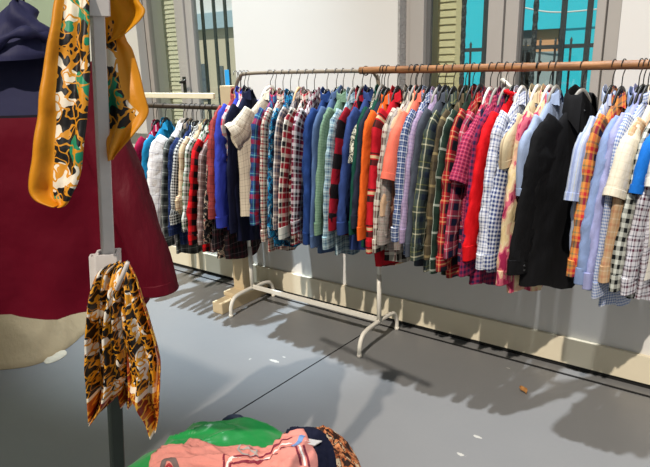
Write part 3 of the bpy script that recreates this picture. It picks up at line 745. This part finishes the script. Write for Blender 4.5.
hang('rod', 592, 278, 274, T('orange_navy_plaid', '#e8974a', [(.05, .35, '#232547'), (.45, .6, '#d2323a'), (.72, .8, '#8a7f58')], .085), 'orange, navy and red plaid shirt', 'orange, navy and red plaid shirt beside the pale blue cuffs', hcol='black', rx=.044, flip=False)
hang('rod', 608, 291, 283, solid('oxford_blue', '#8ea3cf', var=.08), 'light blue oxford shirt', 'light blue oxford shirt with buttoned cuff right of the orange plaid', hcol='black', rx=.046, flip=False, buttons=True)
hang('rod', 614, 296, 288, solid('lavender_blue', '#a9addb', var=.06), 'lavender blue shirt', 'lavender blue long-sleeved shirt between light blue and cream garments', hcol='black', rx=.036, flip=False)
hang('rod', 617, 304, 296, T('blue_white_dots', '#e4e9f2', [(.0, .5, '#6d86c0')], .012), 'blue and white dotted shirt', 'blue and white fine patterned shirt, longest hem beside the tan plaid', hcol='black', py=170)
hang('rod', 624, 284, 280, T('tan_pink_plaid', '#d9b48c', [(.1, .3, '#c88f6e'), (.6, .7, '#ead8bb')], .05), 'tan plaid shirt', 'tan and pink plaid shirt whose sleeve shows under the cream short sleeves', hcol='black', rx=.034, flip=False, py=200)
hang('rod', 629, 250, None, T('cream_linen', '#eadfc9', [(.0, .1, '#d9cbb0')], .03), 'cream short-sleeved shirt', 'cream linen short-sleeved shirt near the right edge of the rod', hcol='black', out=.268, short=200, rx=.06, flip=False)
hang('rod', 640, 296, 290, T('black_white_gingham', '#d9dcd2', [(.0, .5, '#15181a')], .035), 'black and white gingham shirt', 'black and white gingham shirt right of the cream short-sleeved shirt', hcol='black', rx=.036, flip=False, py=200)
hang('rod', 651, 298, 294, T('white_wine_navy', '#e7e6ee', [(.05, .3, '#5b1d38'), (.5, .62, '#222a50')], .038), 'white, wine and navy plaid shirt', 'white, wine and navy plaid shirt, rightmost long sleeve in view', hcol='black', rx=.036, flip=False, py=200)
hang('rod', 651, 262, None, solid('azure', '#1773d4'), 'bright azure shirt', 'bright azure blue short-sleeved shirt at the right edge', hcol='black', short=196, flip=False)
hang('rod', 661, 280, None, T('ivory_line', '#ece7dc', [(0, .1, '#bdb6a8')], .04), 'ivory short-sleeved shirt', 'ivory short-sleeved shirt beyond the bright azure one', hcol='white', short=190, flip=False)

# ------------------------------------------------------------------ foreground stand with scarves
RH = Vector((right.x, right.y, 0)).normalized()          # along the picture's horizontal, on the ground
NH = Vector((-fwd.x, -fwd.y, 0)).normalized()             # towards the viewer, on the ground
def at_plane(px, py, O, n):
    r = ray(px, py); C = Vector((0, 0, HC)); return C + r * ((O - C).dot(n) / r.dot(n))

FG = .76                                                   # the stand stands this much nearer than a first guess of the distances below
PT = at_d(96.5, 0, 1.38 * FG)
PB = at_plane(117.5, 467, PT, NH)
PDIR = (PB - PT).normalized()
def on_pole(z): return PT + PDIR * ((z - PT.z) / PDIR.z)
PFOOT = on_pole(0); BARZ = 1.92; PTOP = on_pole(BARZ)
PO = at_d(15, 48, 1.88 * FG)                                    # neck of the parka

def square_tube(name, a, b, half, mat, parent, yaw, hollow=0):
    a, b = Vector(a), Vector(b); bm = bmesh.new(); u = Vector((math.cos(yaw), math.sin(yaw), 0)); v = Vector((-math.sin(yaw), math.cos(yaw), 0))
    c = half * .16; prof = []
    for sx, sy in ((1, 1), (-1, 1), (-1, -1), (1, -1)):
        pts = [(sx * half, sy * (half - c)), (sx * (half - c), sy * half)]
        prof += pts if sx * sy > 0 else pts[::-1]
    ra = [bm.verts.new(a + u * x + v * y) for x, y in prof]; rb = [bm.verts.new(b + u * x + v * y) for x, y in prof]
    for i in range(8): bm.faces.new((ra[i], ra[(i + 1) % 8], rb[(i + 1) % 8], rb[i]))
    bm.faces.new(ra[::-1])
    if hollow:
        ri = [bm.verts.new(b + u * x * hollow + v * y * hollow) for x, y in prof]
        rj = [bm.verts.new(p.co - (b - a).normalized() * .03) for p in ri]
        for i in range(8):
            bm.faces.new((rb[i], rb[(i + 1) % 8], ri[(i + 1) % 8], ri[i])); bm.faces.new((ri[i], ri[(i + 1) % 8], rj[(i + 1) % 8], rj[i]))
        bm.faces.new(rj)
    else: bm.faces.new(rb)
    return new_obj(name, bm, mat, parent, smooth=False)

Z_COUP_T, Z_COUP_B = at_plane(106, 252, PT, NH).z, at_plane(107, 286, PT, NH).z
BARL = Vector((PO.x, PO.y, BARZ)); BD = (BARL - PTOP); BD.z = 0; BD.normalize()
def display_stand():
    r = empty('display_stand', PFOOT, 0, 'grey square steel display stand with collar joint, in front of the maroon parka', 'stand')
    o = PFOOT; yw = math.atan2(RH.y, RH.x) + math.radians(33)
    square_tube('pole', on_pole(Z_COUP_T - .02) - o, on_pole(BARZ + .0) - o, .0112, M_steel, r, yw)
    lp = square_tube('lower_tube', on_pole(.012) - o, on_pole(Z_COUP_B + .03) - o, .0137, M_steel_d, r, yw)
    tag(lp, 'darker lower tube')
    yc = math.atan2(RH.y, RH.x) + math.radians(12)
    c = on_pole((Z_COUP_T + Z_COUP_B) / 2) - o
    cl = square_tube('collar_joint', on_pole(Z_COUP_B) - o, on_pole(Z_COUP_T) - o, .0232, M_steel, r, yc, .72)
    square_tube('joint_plate', on_pole(Z_COUP_B - .01) - o - RH * .0262, on_pole(Z_COUP_T - .006) - o - RH * .0262, .0105, M_steel, cl, yc, .7)
    a = at_d(117, 289, 1.45 * FG) - o; b = at_d(128, 262, 1.43 * FG) - o
    bm = bmesh.new(); tube(bm, [c, a.lerp(c, .3), a, a.lerp(b, .9), b], [.003, .003, .0042, .0042, .0035], 10); new_obj('peg', bm, M_steel, r)
    cap = square_tube('top_sleeve', on_pole(PT.z - .028) - o, on_pole(PT.z + .10) - o, .0195, M_steel, r, yw)
    bm = bmesh.new(); tube(bm, [PTOP - BD * .20 - o, BARL + BD * .06 - o], .012, 10); new_obj('cross_bar', bm, M_steel, r)
    bm = bmesh.new(); bx(bm, -.22, .22, -.22, .22, 0, .012); bmesh.ops.bevel(bm, geom=list(bm.edges), offset=.003, segments=2, affect='EDGES')
    new_obj('base_plate', bm, M_steel_d, r, smooth=False)
display_stand()

def baroque(name, base, gold, cream, teal, border, bw, scale=22, warm=None, line='#efe3cf', gth=.024):
    """printed silk: dark ground, gold scrolls, cream and teal patches, a plain or printed border along u>1-bw or v>1-bw (layer 'edge')"""
    k = NT(name); uv = k.uv()
    wob = k.n('ShaderNodeTexNoise'); wob.inputs['Scale'].default_value = scale * .7; k.l(uv, wob.inputs['Vector'])
    ad = k.n('ShaderNodeVectorMath', operation='MULTIPLY_ADD'); k.l(wob.outputs['Color'], ad.inputs[0]); ad.inputs[1].default_value = (.5 / scale, .5 / scale, 0); k.l(uv, ad.inputs[2])
    v = ad.outputs[0]
    n1 = k.noise(v, scale, 1.5); n2 = k.noise(v, scale * .55, 1); n3 = k.noise(v, scale * .8, 0.5)
    mp = k.n('ShaderNodeMapping'); mp.inputs['Location'].default_value = (3.3, 7.1, 0); k.l(v, mp.inputs[0]); n4 = k.noise(mp.outputs[0], scale * .6, 1)
    col = k.mix(k.math('GREATER_THAN', n2, .56), lin(base), lin(cream))
    col = k.mix(k.math('GREATER_THAN', n4, .585), col, lin(teal))
    g = k.math('LESS_THAN', k.math('ABSOLUTE', k.math('SUBTRACT', n1, .5)), gth)
    col = k.mix(g, col, lin(gold))
    g2 = k.math('LESS_THAN', k.math('ABSOLUTE', k.math('SUBTRACT', n3, .45)), .016)
    col = k.mix(g2, col, lin(warm or gold))
    e = k.n('ShaderNodeSeparateXYZ'); k.l(k.uv('edge'), e.inputs[0])
    m = k.math('MAXIMUM', e.outputs[0], e.outputs[1])
    bm_ = k.math('GREATER_THAN', m, 1 - bw)
    if isinstance(border, str): bc = lin(border)
    else:
        bc = k.mix(k.math('GREATER_THAN', n2, .5), lin(border[0]), lin(border[1])); bc = k.mix(g, bc, lin(border[2]))
    col = k.mix(bm_, col, bc)
    l1 = k.math('LESS_THAN', k.math('ABSOLUTE', k.math('SUBTRACT', m, 1 - bw)), .018)
    col = k.mix(l1, col, lin(gold) if isinstance(border, str) else lin(line))
    if not isinstance(border, str): col = k.mix(k.math('GREATER_THAN', m, .965), col, lin(line))
    k.l(col, k.b.inputs['Base Color']); k.b.inputs['Roughness'].default_value = .5; k.b.inputs['Specular IOR Level'].default_value = .4
    k.bump(k.noise(k.obj(), 30, 2), .25, .01)
    return k.m

def cloth_panel(bm, rows, edge, amp, waves, seed, nu=26, nv=44, back=0., mat=0, twist=0., frac=None, bw=.34, tp=3., stretch=1.25):
    """a hanging fold of cloth. rows: (picture row, left, right, distance); edge: which sides carry the border ('l','r','b')"""
    uvl = bm.loops.layers.uv.get('UVMap') or bm.loops.layers.uv.new('UVMap'); el = bm.loops.layers.uv.get('edge') or bm.loops.layers.uv.new('edge')
    L = smooth_path([(r[1], r[0], r[3] * FG) for r in rows], 5); Rr = smooth_path([(r[2], r[0], r[3] * FG) for r in rows], 5)
    V = []; U = []; E = []; n = len(L); ln = 0; prev = None
    for j in range(n):
        row = []; ur = []; er = []; t = j / (n - 1)
        a = at_d(*L[j]); b = at_d(*Rr[j]); w = (b - a).length
        mid = (a + b) / 2
        if prev is not None: ln += (mid - prev).length
        prev = mid
        for i in range(nu + 1):
            s = i / nu; p = a.lerp(b, s)
            wv = math.sin(waves * PI * s + seed + 1.2 * t) + .5 * math.sin(waves * 2.3 * PI * s - 2 * t + seed * 2)
            p = p + NH * (amp * wv * (.35 + .65 * sm(0, .3, t)) + .006 * noise.noise(p * 22) - twist * (s - .5)) + NH * back
            row.append(bm.verts.new(p)); ur.append(((s - .5) * max(w, .03) * stretch + seed * .37, -ln))
            eu = 0; fr = frac(t) if frac else bw
            if 'l' in edge: eu = max(eu, 1 - s + fr - bw)
            if 'r' in edge: eu = max(eu, s + fr - bw)
            er.append((eu, t ** tp if 'b' in edge else 0))
        V.append(row); U.append(ur); E.append(er)
    for j in range(n - 1):
        for i in range(nu):
            f = bm.faces.new((V[j][i], V[j][i + 1], V[j + 1][i + 1], V[j + 1][i])); f.material_index = mat
            for lp, (jj, ii) in zip(f.loops, ((j, i), (j, i + 1), (j + 1, i + 1), (j + 1, i))):
                lp[uvl].uv = U[jj][ii]; lp[el].uv = E[jj][ii]
    return V

def finish_panel(name, bm, mats):
    me_o = new_obj(name, bm, mats)
    md = me_o.modifiers.new('thickness', 'SOLIDIFY'); md.thickness = .0018; md.offset = 0
    return me_o

M_scarf1 = baroque('mustard_printed_silk', '#0d0d0f', '#d9921c', '#efe6d3', '#0f8a63', '#d98d10', .34, 30)
M_mustard = solid('mustard_silk', '#e89c14', .5, .06, .25)
M_scarf2 = baroque('black_gold_printed_silk', '#0c0b0d', '#e09a1e', '#eee7da', '#191315', ('#7a2414', '#b3561c', '#e0a638'), .36, 46, '#b8741a', gth=.04)
PD = 1.38
def scarf_one():
    bm = bmesh.new()
    cloth_panel(bm, [(-95, 74, 97, 1.42), (-60, 66, 92, 1.36), (-20, 60, 91, 1.35), (0, 57, 91, 1.345), (30, 53, 91, 1.34), (60, 47.5, 91, 1.34), (100, 42, 90, 1.34), (130, 38.5, 87, 1.345), (160, 34, 84, 1.35), (180, 31, 80, 1.355), (192, 31.5, 75, 1.36), (200, 37, 71, 1.36), (205, 49, 66, 1.36), (206.5, 55, 60, 1.36)], 'lb', .009, 2.2, .6, frac=lambda t: .20 + .25 * sm(.3, .85, t), tp=2.6)
    cloth_panel(bm, [(-95, 96, 120, 1.42), (-60, 98, 136, 1.45), (-20, 100, 140, 1.45), (0, 100, 141, 1.45), (11, 100, 148, 1.45), (20, 101, 144, 1.45), (30, 102, 133, 1.45), (38, 103, 122, 1.45), (43, 104, 110, 1.45)], '', .012, 1.6, 2.1, mat=1)
    cloth_panel(bm, [(10, 101, 118, 1.47), (38, 101, 124, 1.47), (50, 101, 131, 1.47), (70, 101, 137, 1.465), (90, 101, 142, 1.46), (105, 102, 146, 1.46), (113, 103, 147, 1.46), (122, 104, 143, 1.46), (135, 105, 133, 1.46), (150, 107, 120, 1.46), (160, 109, 112, 1.46)], 'rb', .009, 2.0, 4.4, frac=lambda t: .18 + .3 * abs(math.sin(t * 5.2)), tp=1.6)
    o = finish_panel('scarf', bm, [M_scarf1, M_mustard])
    tag(o, 'mustard yellow silk scarf with black baroque print draped over top of the display stand', 'scarf')
scarf_one()
def scarf_two():
    bm = bmesh.new()
    cloth_panel(bm, [(268, 108, 132, 1.53), (300, 108, 134, 1.535), (340, 112, 134, 1.55), (370, 116, 136, 1.56), (390, 120, 136, 1.57), (406, 122, 132, 1.58)], 'rb', .012, 2.4, 1.3, bw=.36, tp=1.5, stretch=2.4)
    cloth_panel(bm, [(263, 112, 128, 1.49), (272, 99, 126, 1.475), (290, 93, 124, 1.47), (310, 90.5, 121, 1.475), (335, 88.5, 119, 1.49), (360, 87.5, 123, 1.50), (383, 88.5, 122, 1.52), (398, 90, 116, 1.53), (410, 91, 105, 1.54), (418, 92, 95, 1.545)], 'b', .020, 3.4, .2, bw=.36, tp=1.5, stretch=2.4)
    cloth_panel(bm, [(262, 116, 127, 1.485), (275, 118, 134, 1.475), (292, 119, 139, 1.47), (312, 119, 145, 1.475), (332, 121, 151, 1.485), (350, 123, 156, 1.495), (365, 126, 159.5, 1.505), (382, 127, 160, 1.52), (398, 125, 159.5, 1.53), (410, 132, 158.5, 1.54), (422, 143, 157, 1.55), (433, 152, 155, 1.555)], 'rb', .018, 2.8, 3.1, bw=.36, tp=1.2, stretch=2.4, frac=lambda t: .10 + .1 * t)
    o = finish_panel('scarf', bm, [M_scarf2])
    tag(o, 'black and gold printed silk scarf with reddish border hanging from the collar joint peg', 'scarf')
scarf_two()

# ------------------------------------------------------------------ parka
def parka():
    rz = math.atan2(NH.y, NH.x)
    r = empty('parka', PO, rz, 'large hooded parka, navy yoke over a maroon body, left of the display stand', 'parka')
    loc = lambda px, py: at_plane(px, py, PO, NH) - PO
    zs = loc(20, 115).z; zh = loc(45, 305).z
    k = NT('navy_over_maroon_nylon'); sp = k.n('ShaderNodeSeparateXYZ'); k.l(k.obj(), sp.inputs[0])
    nz = k.noise(k.obj(), 6, 3)
    c = k.mix(k.math('GREATER_THAN', sp.outputs[2], zs), k.mix(nz, lin('#58051a'), lin('#690820')), k.mix(nz, lin('#2a2b45'), lin('#343552')))
    c = k.mix(k.math('LESS_THAN', k.math('ABSOLUTE', k.math('SUBTRACT', sp.outputs[2], zs)), .003), c, lin('#15101c'))
    k.l(c, k.b.inputs['Base Color']); k.b.inputs['Roughness'].default_value = .7; k.b.inputs['Specular IOR Level'].default_value = .12
    k.bump(k.noise(k.obj(), 7, 3, .5), .35, .03)
    M = k.m; M_nav = solid('navy_nylon', '#34355a', .6, .1, .2); M_mar = solid('maroon_nylon', '#690820', .6, .1, .4)
    bmb = body_mesh(-zh, .252, .075, .011, 77, drop=.08, top=.195, neck=.06, tail=.006, N=64, M=40, wr=.010)
    new_obj('body', bmb, M, r)
    for sg in (1, -1):
        pth = []
        for px, py in ((80, 70), (96, 100), (109, 150), (130, 205), (146, 248), (158, 280), (161, 290)):
            xo = .015 + .06 * sm(90, 250, py); q = at_plane(px, py, PO + NH * xo, NH) - PO; pth.append((xo, sg * q.dot(RH), q.z))
        bm, P, rows = sleeve_mesh(pth, lambda f: .055 - .012 * f, lambda f: .064 - .021 * f, 40 + sg, n=28, wr=.8)
        s = new_obj('sleeve', bm, M_mar, r)
        bm, _, _ = sleeve_mesh([P[-1] + (P[-3] - P[-1]).normalized() * .026, P[-1] + (P[-3] - P[-1]).normalized() * .012, P[-1] + (P[-1] - P[-3]).normalized() * .003], lambda f: .0455, lambda f: .0455, 40 + sg, n=28, wr=.3)
        new_obj('cuff', bm, M_mar, s)
    # hood: a collapsed cone of cloth with folds, its opening rolled
    bm = bmesh.new(); uvl = bm.loops.layers.uv.new('UVMap'); rows = []
    ap = loc(22, 1); ay = ap.dot(RH); H = ap.z
    for j in range(19):
        t = j / 18; row = []
        for i in range(36):
            a = 2 * PI * i / 36
            wd = .104 * max(0, 1 - t) ** .75 + .004
            y = ay * min(1, t * 1.2) ** .8 + wd * math.sin(a) + (.02 * math.exp(-((t - .3) / .12) ** 2) if math.sin(a) > 0 else 0)
            x = .023 + (.065 * (1 - t * .8)) * math.cos(a)
            f = .007 * math.sin(9 * t + 3 * a) + .012 * noise.noise(Vector((y * 22, x * 16, t * 5)))
            row.append(bm.verts.new((x + f * math.cos(a), y + f * math.sin(a), -.02 + (H + .02) * t - .012 * math.cos(a) * (1 - t))))
        rows.append(row)
    grid_faces(bm, rows, uvl, [[(i / 36, j / 18) for i in range(37)] for j in range(19)], True); bm.faces.new(rows[-1])
    h = new_obj('hood', bm, M_nav, r)
    bm = bmesh.new(); pts = [(.045 + .046 * math.cos(a), .095 * math.sin(a), .004 + .027 * math.sin(a) + .009 * math.sin(3 * a)) for a in [PI * (-.62 + 1.24 * i / 24) for i in range(25)]]
    tube(bm, smooth_path(pts, 2), [.012 + .005 * math.sin(i * .6) for i in range(49)], 10); new_obj('hood_roll', bm, M_nav, h)
    hg = empty('clothes_hanger', PO, rz, 'black hanger holding the maroon and navy parka', 'hanger')
    bm = bmesh.new(); tube(bm, smooth_path([(-.015, -.15, -.068), (-.015, -.08, -.035), (-.02, 0, .0), (-.015, .08, -.035), (-.015, .15, -.068)], 5), .009, 8); new_obj('shoulder_bar', bm, HM['black'], hg)
    ht = BARZ + .0125 - PO.z
    bm = bmesh.new(); tube(bm, smooth_path([(-.02, 0, 0), (-.012, ay * .5, H * .6), (-.01, ay, H + .01), (0, .02, ht - .05), (.0, .018, ht - .012), (.0, 0, ht + .0025), (.0, -.018, ht - .012)], 5), .0028, 8); new_obj('hook', bm, M_hook_d, hg)
parka()

# ------------------------------------------------------------------ heap of clothes and cloth bundle on the floor
def dome(name, outline, height, folds, fscale, lift, mat, label, cat, seed, group=None, z_floor=.003, fd=(1, 1), nr=26, na=72, edge=.35, parent=None):
    """a crumpled garment lying on the floor or on the heap. outline: ground points (along RH, along -NH); lift: function giving the support height"""
    bm = bmesh.new(); uvl = bm.loops.layers.uv.new('UVMap')
    P = smooth_path([Vector((*p, 0)) for p in outline + [outline[0]]], 12)[:-1]; m = len(P)
    c = sum(P, Vector()) / m; rows = []; uvs = []; na = m
    ce = Vector((0, 0, 0))
    for j in range(nr + 1):
        t = max(.002, j / nr); row = []; uv = []
        for i in range(na):
            e = P[i]; w = 1 + .05 * noise.noise(Vector((i / na * 9, seed, 0))) * t
            g = c + (e - c) * t * w
            prof = (1 - t ** (1 / edge * 1.0)) if edge < 1 else 1 - t
            q = Vector((g.x * fd[0] * fscale + seed, g.y * fd[1] * fscale, seed * .7))
            q2 = Vector((g.x * fscale * .6 - g.y * fscale, g.y * fscale * .5 + g.x * fscale * .4, seed + 5))
            wp = .05 * noise.noise(Vector((g.x * 6, g.y * 6, seed)))
            q = Vector((g.x * fscale * .45 * fd[0] + seed, (g.y + wp) * fscale * 1.5 * fd[1], seed)); q2 = Vector(((g.x * .7 + g.y * .7 + wp) * fscale * 1.4, (g.x - g.y) * fscale * .35, seed + 5))
            fo = folds * (1.3 * (1 - abs(noise.noise(q)) * 2) ** 2 + .9 * (1 - abs(noise.noise(q2)) * 2) ** 2 - .8) * sm(1.0, .82, t)
            z = lift(g.x, g.y) + height * max(0, prof) + max(fo, -.3 * folds) + z_floor
            if t > .97: z = lift(g.x, g.y) + z_floor
            row.append(bm.verts.new(RH * g.x - NH * g.y + Vector((0, 0, z)))); uv.append((g.x, g.y))
        uv.append(uv[0]); rows.append(row); uvs.append(uv)
    grid_faces(bm, rows, uvl, uvs, True); bm.faces.new(rows[0][::-1])
    und = [bm.verts.new(Vector((v.co.x, v.co.y, v.co.z - .0025))) for v in rows[-1]]
    for i in range(na): bm.faces.new((rows[-1][i], und[i], und[(i + 1) % na], rows[-1][(i + 1) % na]))
    if lift(c.x, c.y) < .001: bm.faces.new(und)
    o = new_obj(name, bm, mat, parent)
    if label: tag(o, label, cat, group)
    return o

def gp(px, py, z=0.):
    p = at_z(px, py, z); return (p.dot(RH), p.dot(-NH))
flat = lambda x, y: 0.
def mound(cx, cy, rx, ry, h):
    return lambda x, y: h * max(0, 1 - (((x - cx) / rx) ** 2 + ((y - cy) / ry) ** 2)) ** .7
M_satin = NT('green_satin'); _k = M_satin
_k.b.inputs['Base Color'].default_value = lin('#088a3c'); _k.b.inputs['Roughness'].default_value = .32; _k.b.inputs['Sheen Weight'].default_value = .2
_k.bump(_k.noise(_k.obj(), 9, 2), .3, .03); M_satin = _k.m
M_pink = solid('salmon_pink_jersey', '#ee9a8d', .85, .05, .3); M_navyc = solid('navy_jersey', '#15182f', .85, .1, .3)
M_floral = blotchy('brown_floral_print', ['#2b1a14', '#3d2418', '#a8572e', '#d98d5a', '#4a2a1b', '#dfc09a'], 24, .7)
brown = dome('blouse', [gp(286, 428, .06), gp(318, 423, .05), gp(345, 433, .02), gp(362, 462, .0), gp(366, 500, 0), gp(320, 540, 0), gp(270, 500, 0), gp(270, 450, .03)], .10, .018, 12, flat, M_floral, 'brown floral print blouse at the right edge of the heap on the floor', 'blouse', 3.1)
gc = gp(205, 462, .06)
green = dome('dress', [gp(118, 476, 0), gp(140, 458, .02), gp(165, 440, .05), gp(190, 424, .05), gp(225, 421, .03), gp(262, 422, .03), gp(288, 428, .03), gp(292, 450, .03), gp(285, 500, 0), gp(220, 560, 0), gp(140, 540, 0)], .098, .024, 5.5, flat, M_satin, 'bright green satin garment forming the back of the heap on the floor', 'dress', 8.4, edge=.3)
def height_of(*obs):
    """support height of what already lies there"""
    pts = []
    for o in obs:
        for v in o.data.vertices: pts.append((v.co.dot(RH), v.co.dot(-NH), v.co.z))
    cell = {}
    for x, y, z in pts:
        kx, ky = round(x / .03), round(y / .03); cell[(kx, ky)] = max(cell.get((kx, ky), 0), z)
    def f(x, y):
        z = n = 0
        for i in (-1, 0, 1):
            for j in (-1, 0, 1):
                q = cell.get((round(x / .03) + i, round(y / .03) + j))
                if q is not None: w = 2 if i == j == 0 else 1; z += q * w; n += w
        return z / n + .006 if n else 0.
    return f
navy = dome('sweatshirt', [gp(291, 431, .10), gp(305, 430, .10), gp(318, 433, .09), gp(330, 444, .07), gp(339, 467, .05), gp(336, 500, .02), gp(300, 530, .0), gp(280, 490, .06), gp(284, 450, .1)], .02, .012, 8, height_of(brown, green), M_navyc, 'dark navy sweatshirt on the heap between pink and brown floral garments', 'sweatshirt', 1.7)
hN = height_of(brown, green, navy)
pink = dome('sweatshirt', [gp(152, 462, .12), gp(160, 449, .12), gp(185, 444, .13), gp(197, 434, .14), gp(225, 439, .14), gp(262, 436, .14), gp(290, 434, .14), gp(308, 434, .13), gp(316, 450, .13), gp(322, 480, .10), gp(290, 540, .06), gp(200, 560, .06), gp(150, 510, .08)], .012, .013, 8, hN, M_pink, 'salmon pink sweatshirt with maroon stripes and grey ring, lying on top of the heap', 'sweatshirt', 5.2)
hP = height_of(pink)
from mathutils.bvhtree import BVHTree
TREES = {}
def top_z(o, x, y):
    if o.name not in TREES: TREES[o.name] = BVHTree.FromPolygons([v.co.copy() for v in o.data.vertices], [tuple(p.vertices) for p in o.data.polygons])
    h = TREES[o.name].ray_cast(RH * x - NH * y + Vector((0, 0, 2)), Vector((0, 0, -1)))
    return h[0].z if h[0] else .1
def ribbon(name, pts, w, mat, o, closed=False, dz=.0025, label=None):
    """a printed stripe lying on the surface of garment o"""
    P = smooth_path([Vector((*gp(a, b, .145), 0)) for a, b in pts], 14); bm = bmesh.new(); rows = []
    for i, p in enumerate(P):
        t = (P[min(i + 1, len(P) - 1)] - P[max(0, i - 1)]).normalized(); n = Vector((-t.y, t.x, 0)) * w / 2
        row = []
        for s in (-1, -.5, 0, .5, 1):
            q = p + n * s; row.append(bm.verts.new(RH * q.x - NH * q.y + Vector((0, 0, top_z(o, q.x, q.y) + dz))))
        rows.append(row)
    grid_faces(bm, rows); r = new_obj(name, bm, mat, o)
    if label: r['label'] = label
    return r
M_maroon_p = plain('maroon_print', '#7a1530', .7); M_white_p = plain('white_print', '#eee4dc', .7); M_grey_p = plain('grey_print', '#a39b95', .7)
for k_, m_ in ((0, M_maroon_p), (3.4, M_white_p), (6.4, M_maroon_p)):
    ribbon('stripe', [(226 + k_, 466), (227 + k_, 458), (228 + k_ * 1.3, 453 + k_ * .9), (240, 451.5 + k_ * .9), (256, 450 + k_ * .9), (272, 447.5 + k_), (287, 443 + k_ * 1.2), (296, 441 + k_ * 1.2)], .008, m_, pink)
ribbon('emblem', [(251 + 9.5 * math.cos(a), 444.5 + 5.5 * math.sin(a)) for a in [2 * PI * i / 16 for i in range(17)]], .008, M_grey_p, pink, label='grey ring emblem')
ribbon('emblem_bar', [(243, 445), (251, 444), (262, 449)], .007, M_grey_p, pink)
for k_ in (0, 4, 8):
    ribbon('sleeve_stripe', [(299 + k_, 448), (301 + k_, 456), (305 + k_, 466)], .008, M_maroon_p if k_ != 4 else M_white_p, pink)
ribbon('blue_strap', [(296, 449), (302, 445), (307, 437)], .018, plain('steel_blue_print', '#6c8fc0', .7), pink, label='steel blue trim')
ribbon('graphic', [(162, 463), (168, 455), (176, 456), (180, 463)], .02, plain('grey_graphic', '#6d5c58', .7), pink, label='grey and red chest print')
ribbon('graphic_mark', [(167, 462), (171, 458), (175, 462)], .009, plain('red_graphic', '#a5202a', .7), pink)
bm = bmesh.new(); q = [gp(*p, .12) for p in ((303, 442), (326, 446), (318, 456), (308, 451))]
vs = [bm.verts.new(RH * a - NH * b + Vector((0, 0, top_z(navy, a, b) + .012))) for a, b in q]; lo = [bm.verts.new(v.co - Vector((0, 0, .004))) for v in vs]
bm.faces.new(vs); bm.faces.new(lo[::-1])
for i in range(4): bm.faces.new((vs[i], lo[i], lo[(i + 1) % 4], vs[(i + 1) % 4]))
tag(new_obj('lining', bm, M_white_p, navy, smooth=False), 'white lining corner')
dome('belt', [gp(226, 420), gp(234, 416.5), gp(247, 418), gp(250, 422), (gp(240, 424)[0], gp(240, 424)[1])], .02, .003, 10, flat, plain('dark_blue_webbing', '#1b2338', .7), 'dark blue strap poking out behind the green garment on the floor', 'belt', 2.2)

M_khaki = solid('khaki_canvas', '#c9b08a', .85, .08, .4)
def khaki():
    ol = [gp(-60, 380), gp(-20, 375), gp(20, 370), (gp(45, 364)), gp(68, 352), gp(84, 338), gp(98, 322), gp(95, 305), gp(60, 290), gp(0, 285), gp(-60, 300)]
    o = dome('coat', ol, .34, .03, 5, flat, M_khaki, 'khaki canvas coat bundled on the floor below the maroon parka', 'coat', 6.6, edge=.45)
    fl = [gp(46, 362), gp(56, 357), gp(66, 351), gp(70, 355), gp(62, 361), gp(50, 365)]
    f = dome('cuff', fl, .012, .003, 12, flat, plain('cream_lining', '#c9bda6', .8), None, None, 1.1, parent=o)
    tag(f, 'cream cuff')
khaki()
# a dry leaf
lp = at_z(523, 392, 0); bm = bmesh.new(); rows = []
for i in range(9):
    t = i / 8; w = .016 * math.sin(PI * min(1, t * 1.02)) ** .7 + .0008
    rows.append([bm.verts.new((t * .06 - .03, s * w, .003 + .012 * abs(s) + .006 * math.sin(3 * t) + .003 * math.sin(9 * t + s))) for s in (-1, -.5, 0, .5, 1)])
grid_faces(bm, rows)
lf = new_obj('dry_leaf', bm, plain('dry_leaf_brown', '#a8763f', .8, var=.3, scale=60), loc=(lp.x, lp.y, 0)); lf.rotation_euler = (0, 0, 2.4)
md = lf.modifiers.new('thickness', 'SOLIDIFY'); md.thickness = .001
tag(lf, 'small dry brown leaf lying on the grey floor', 'leaf')
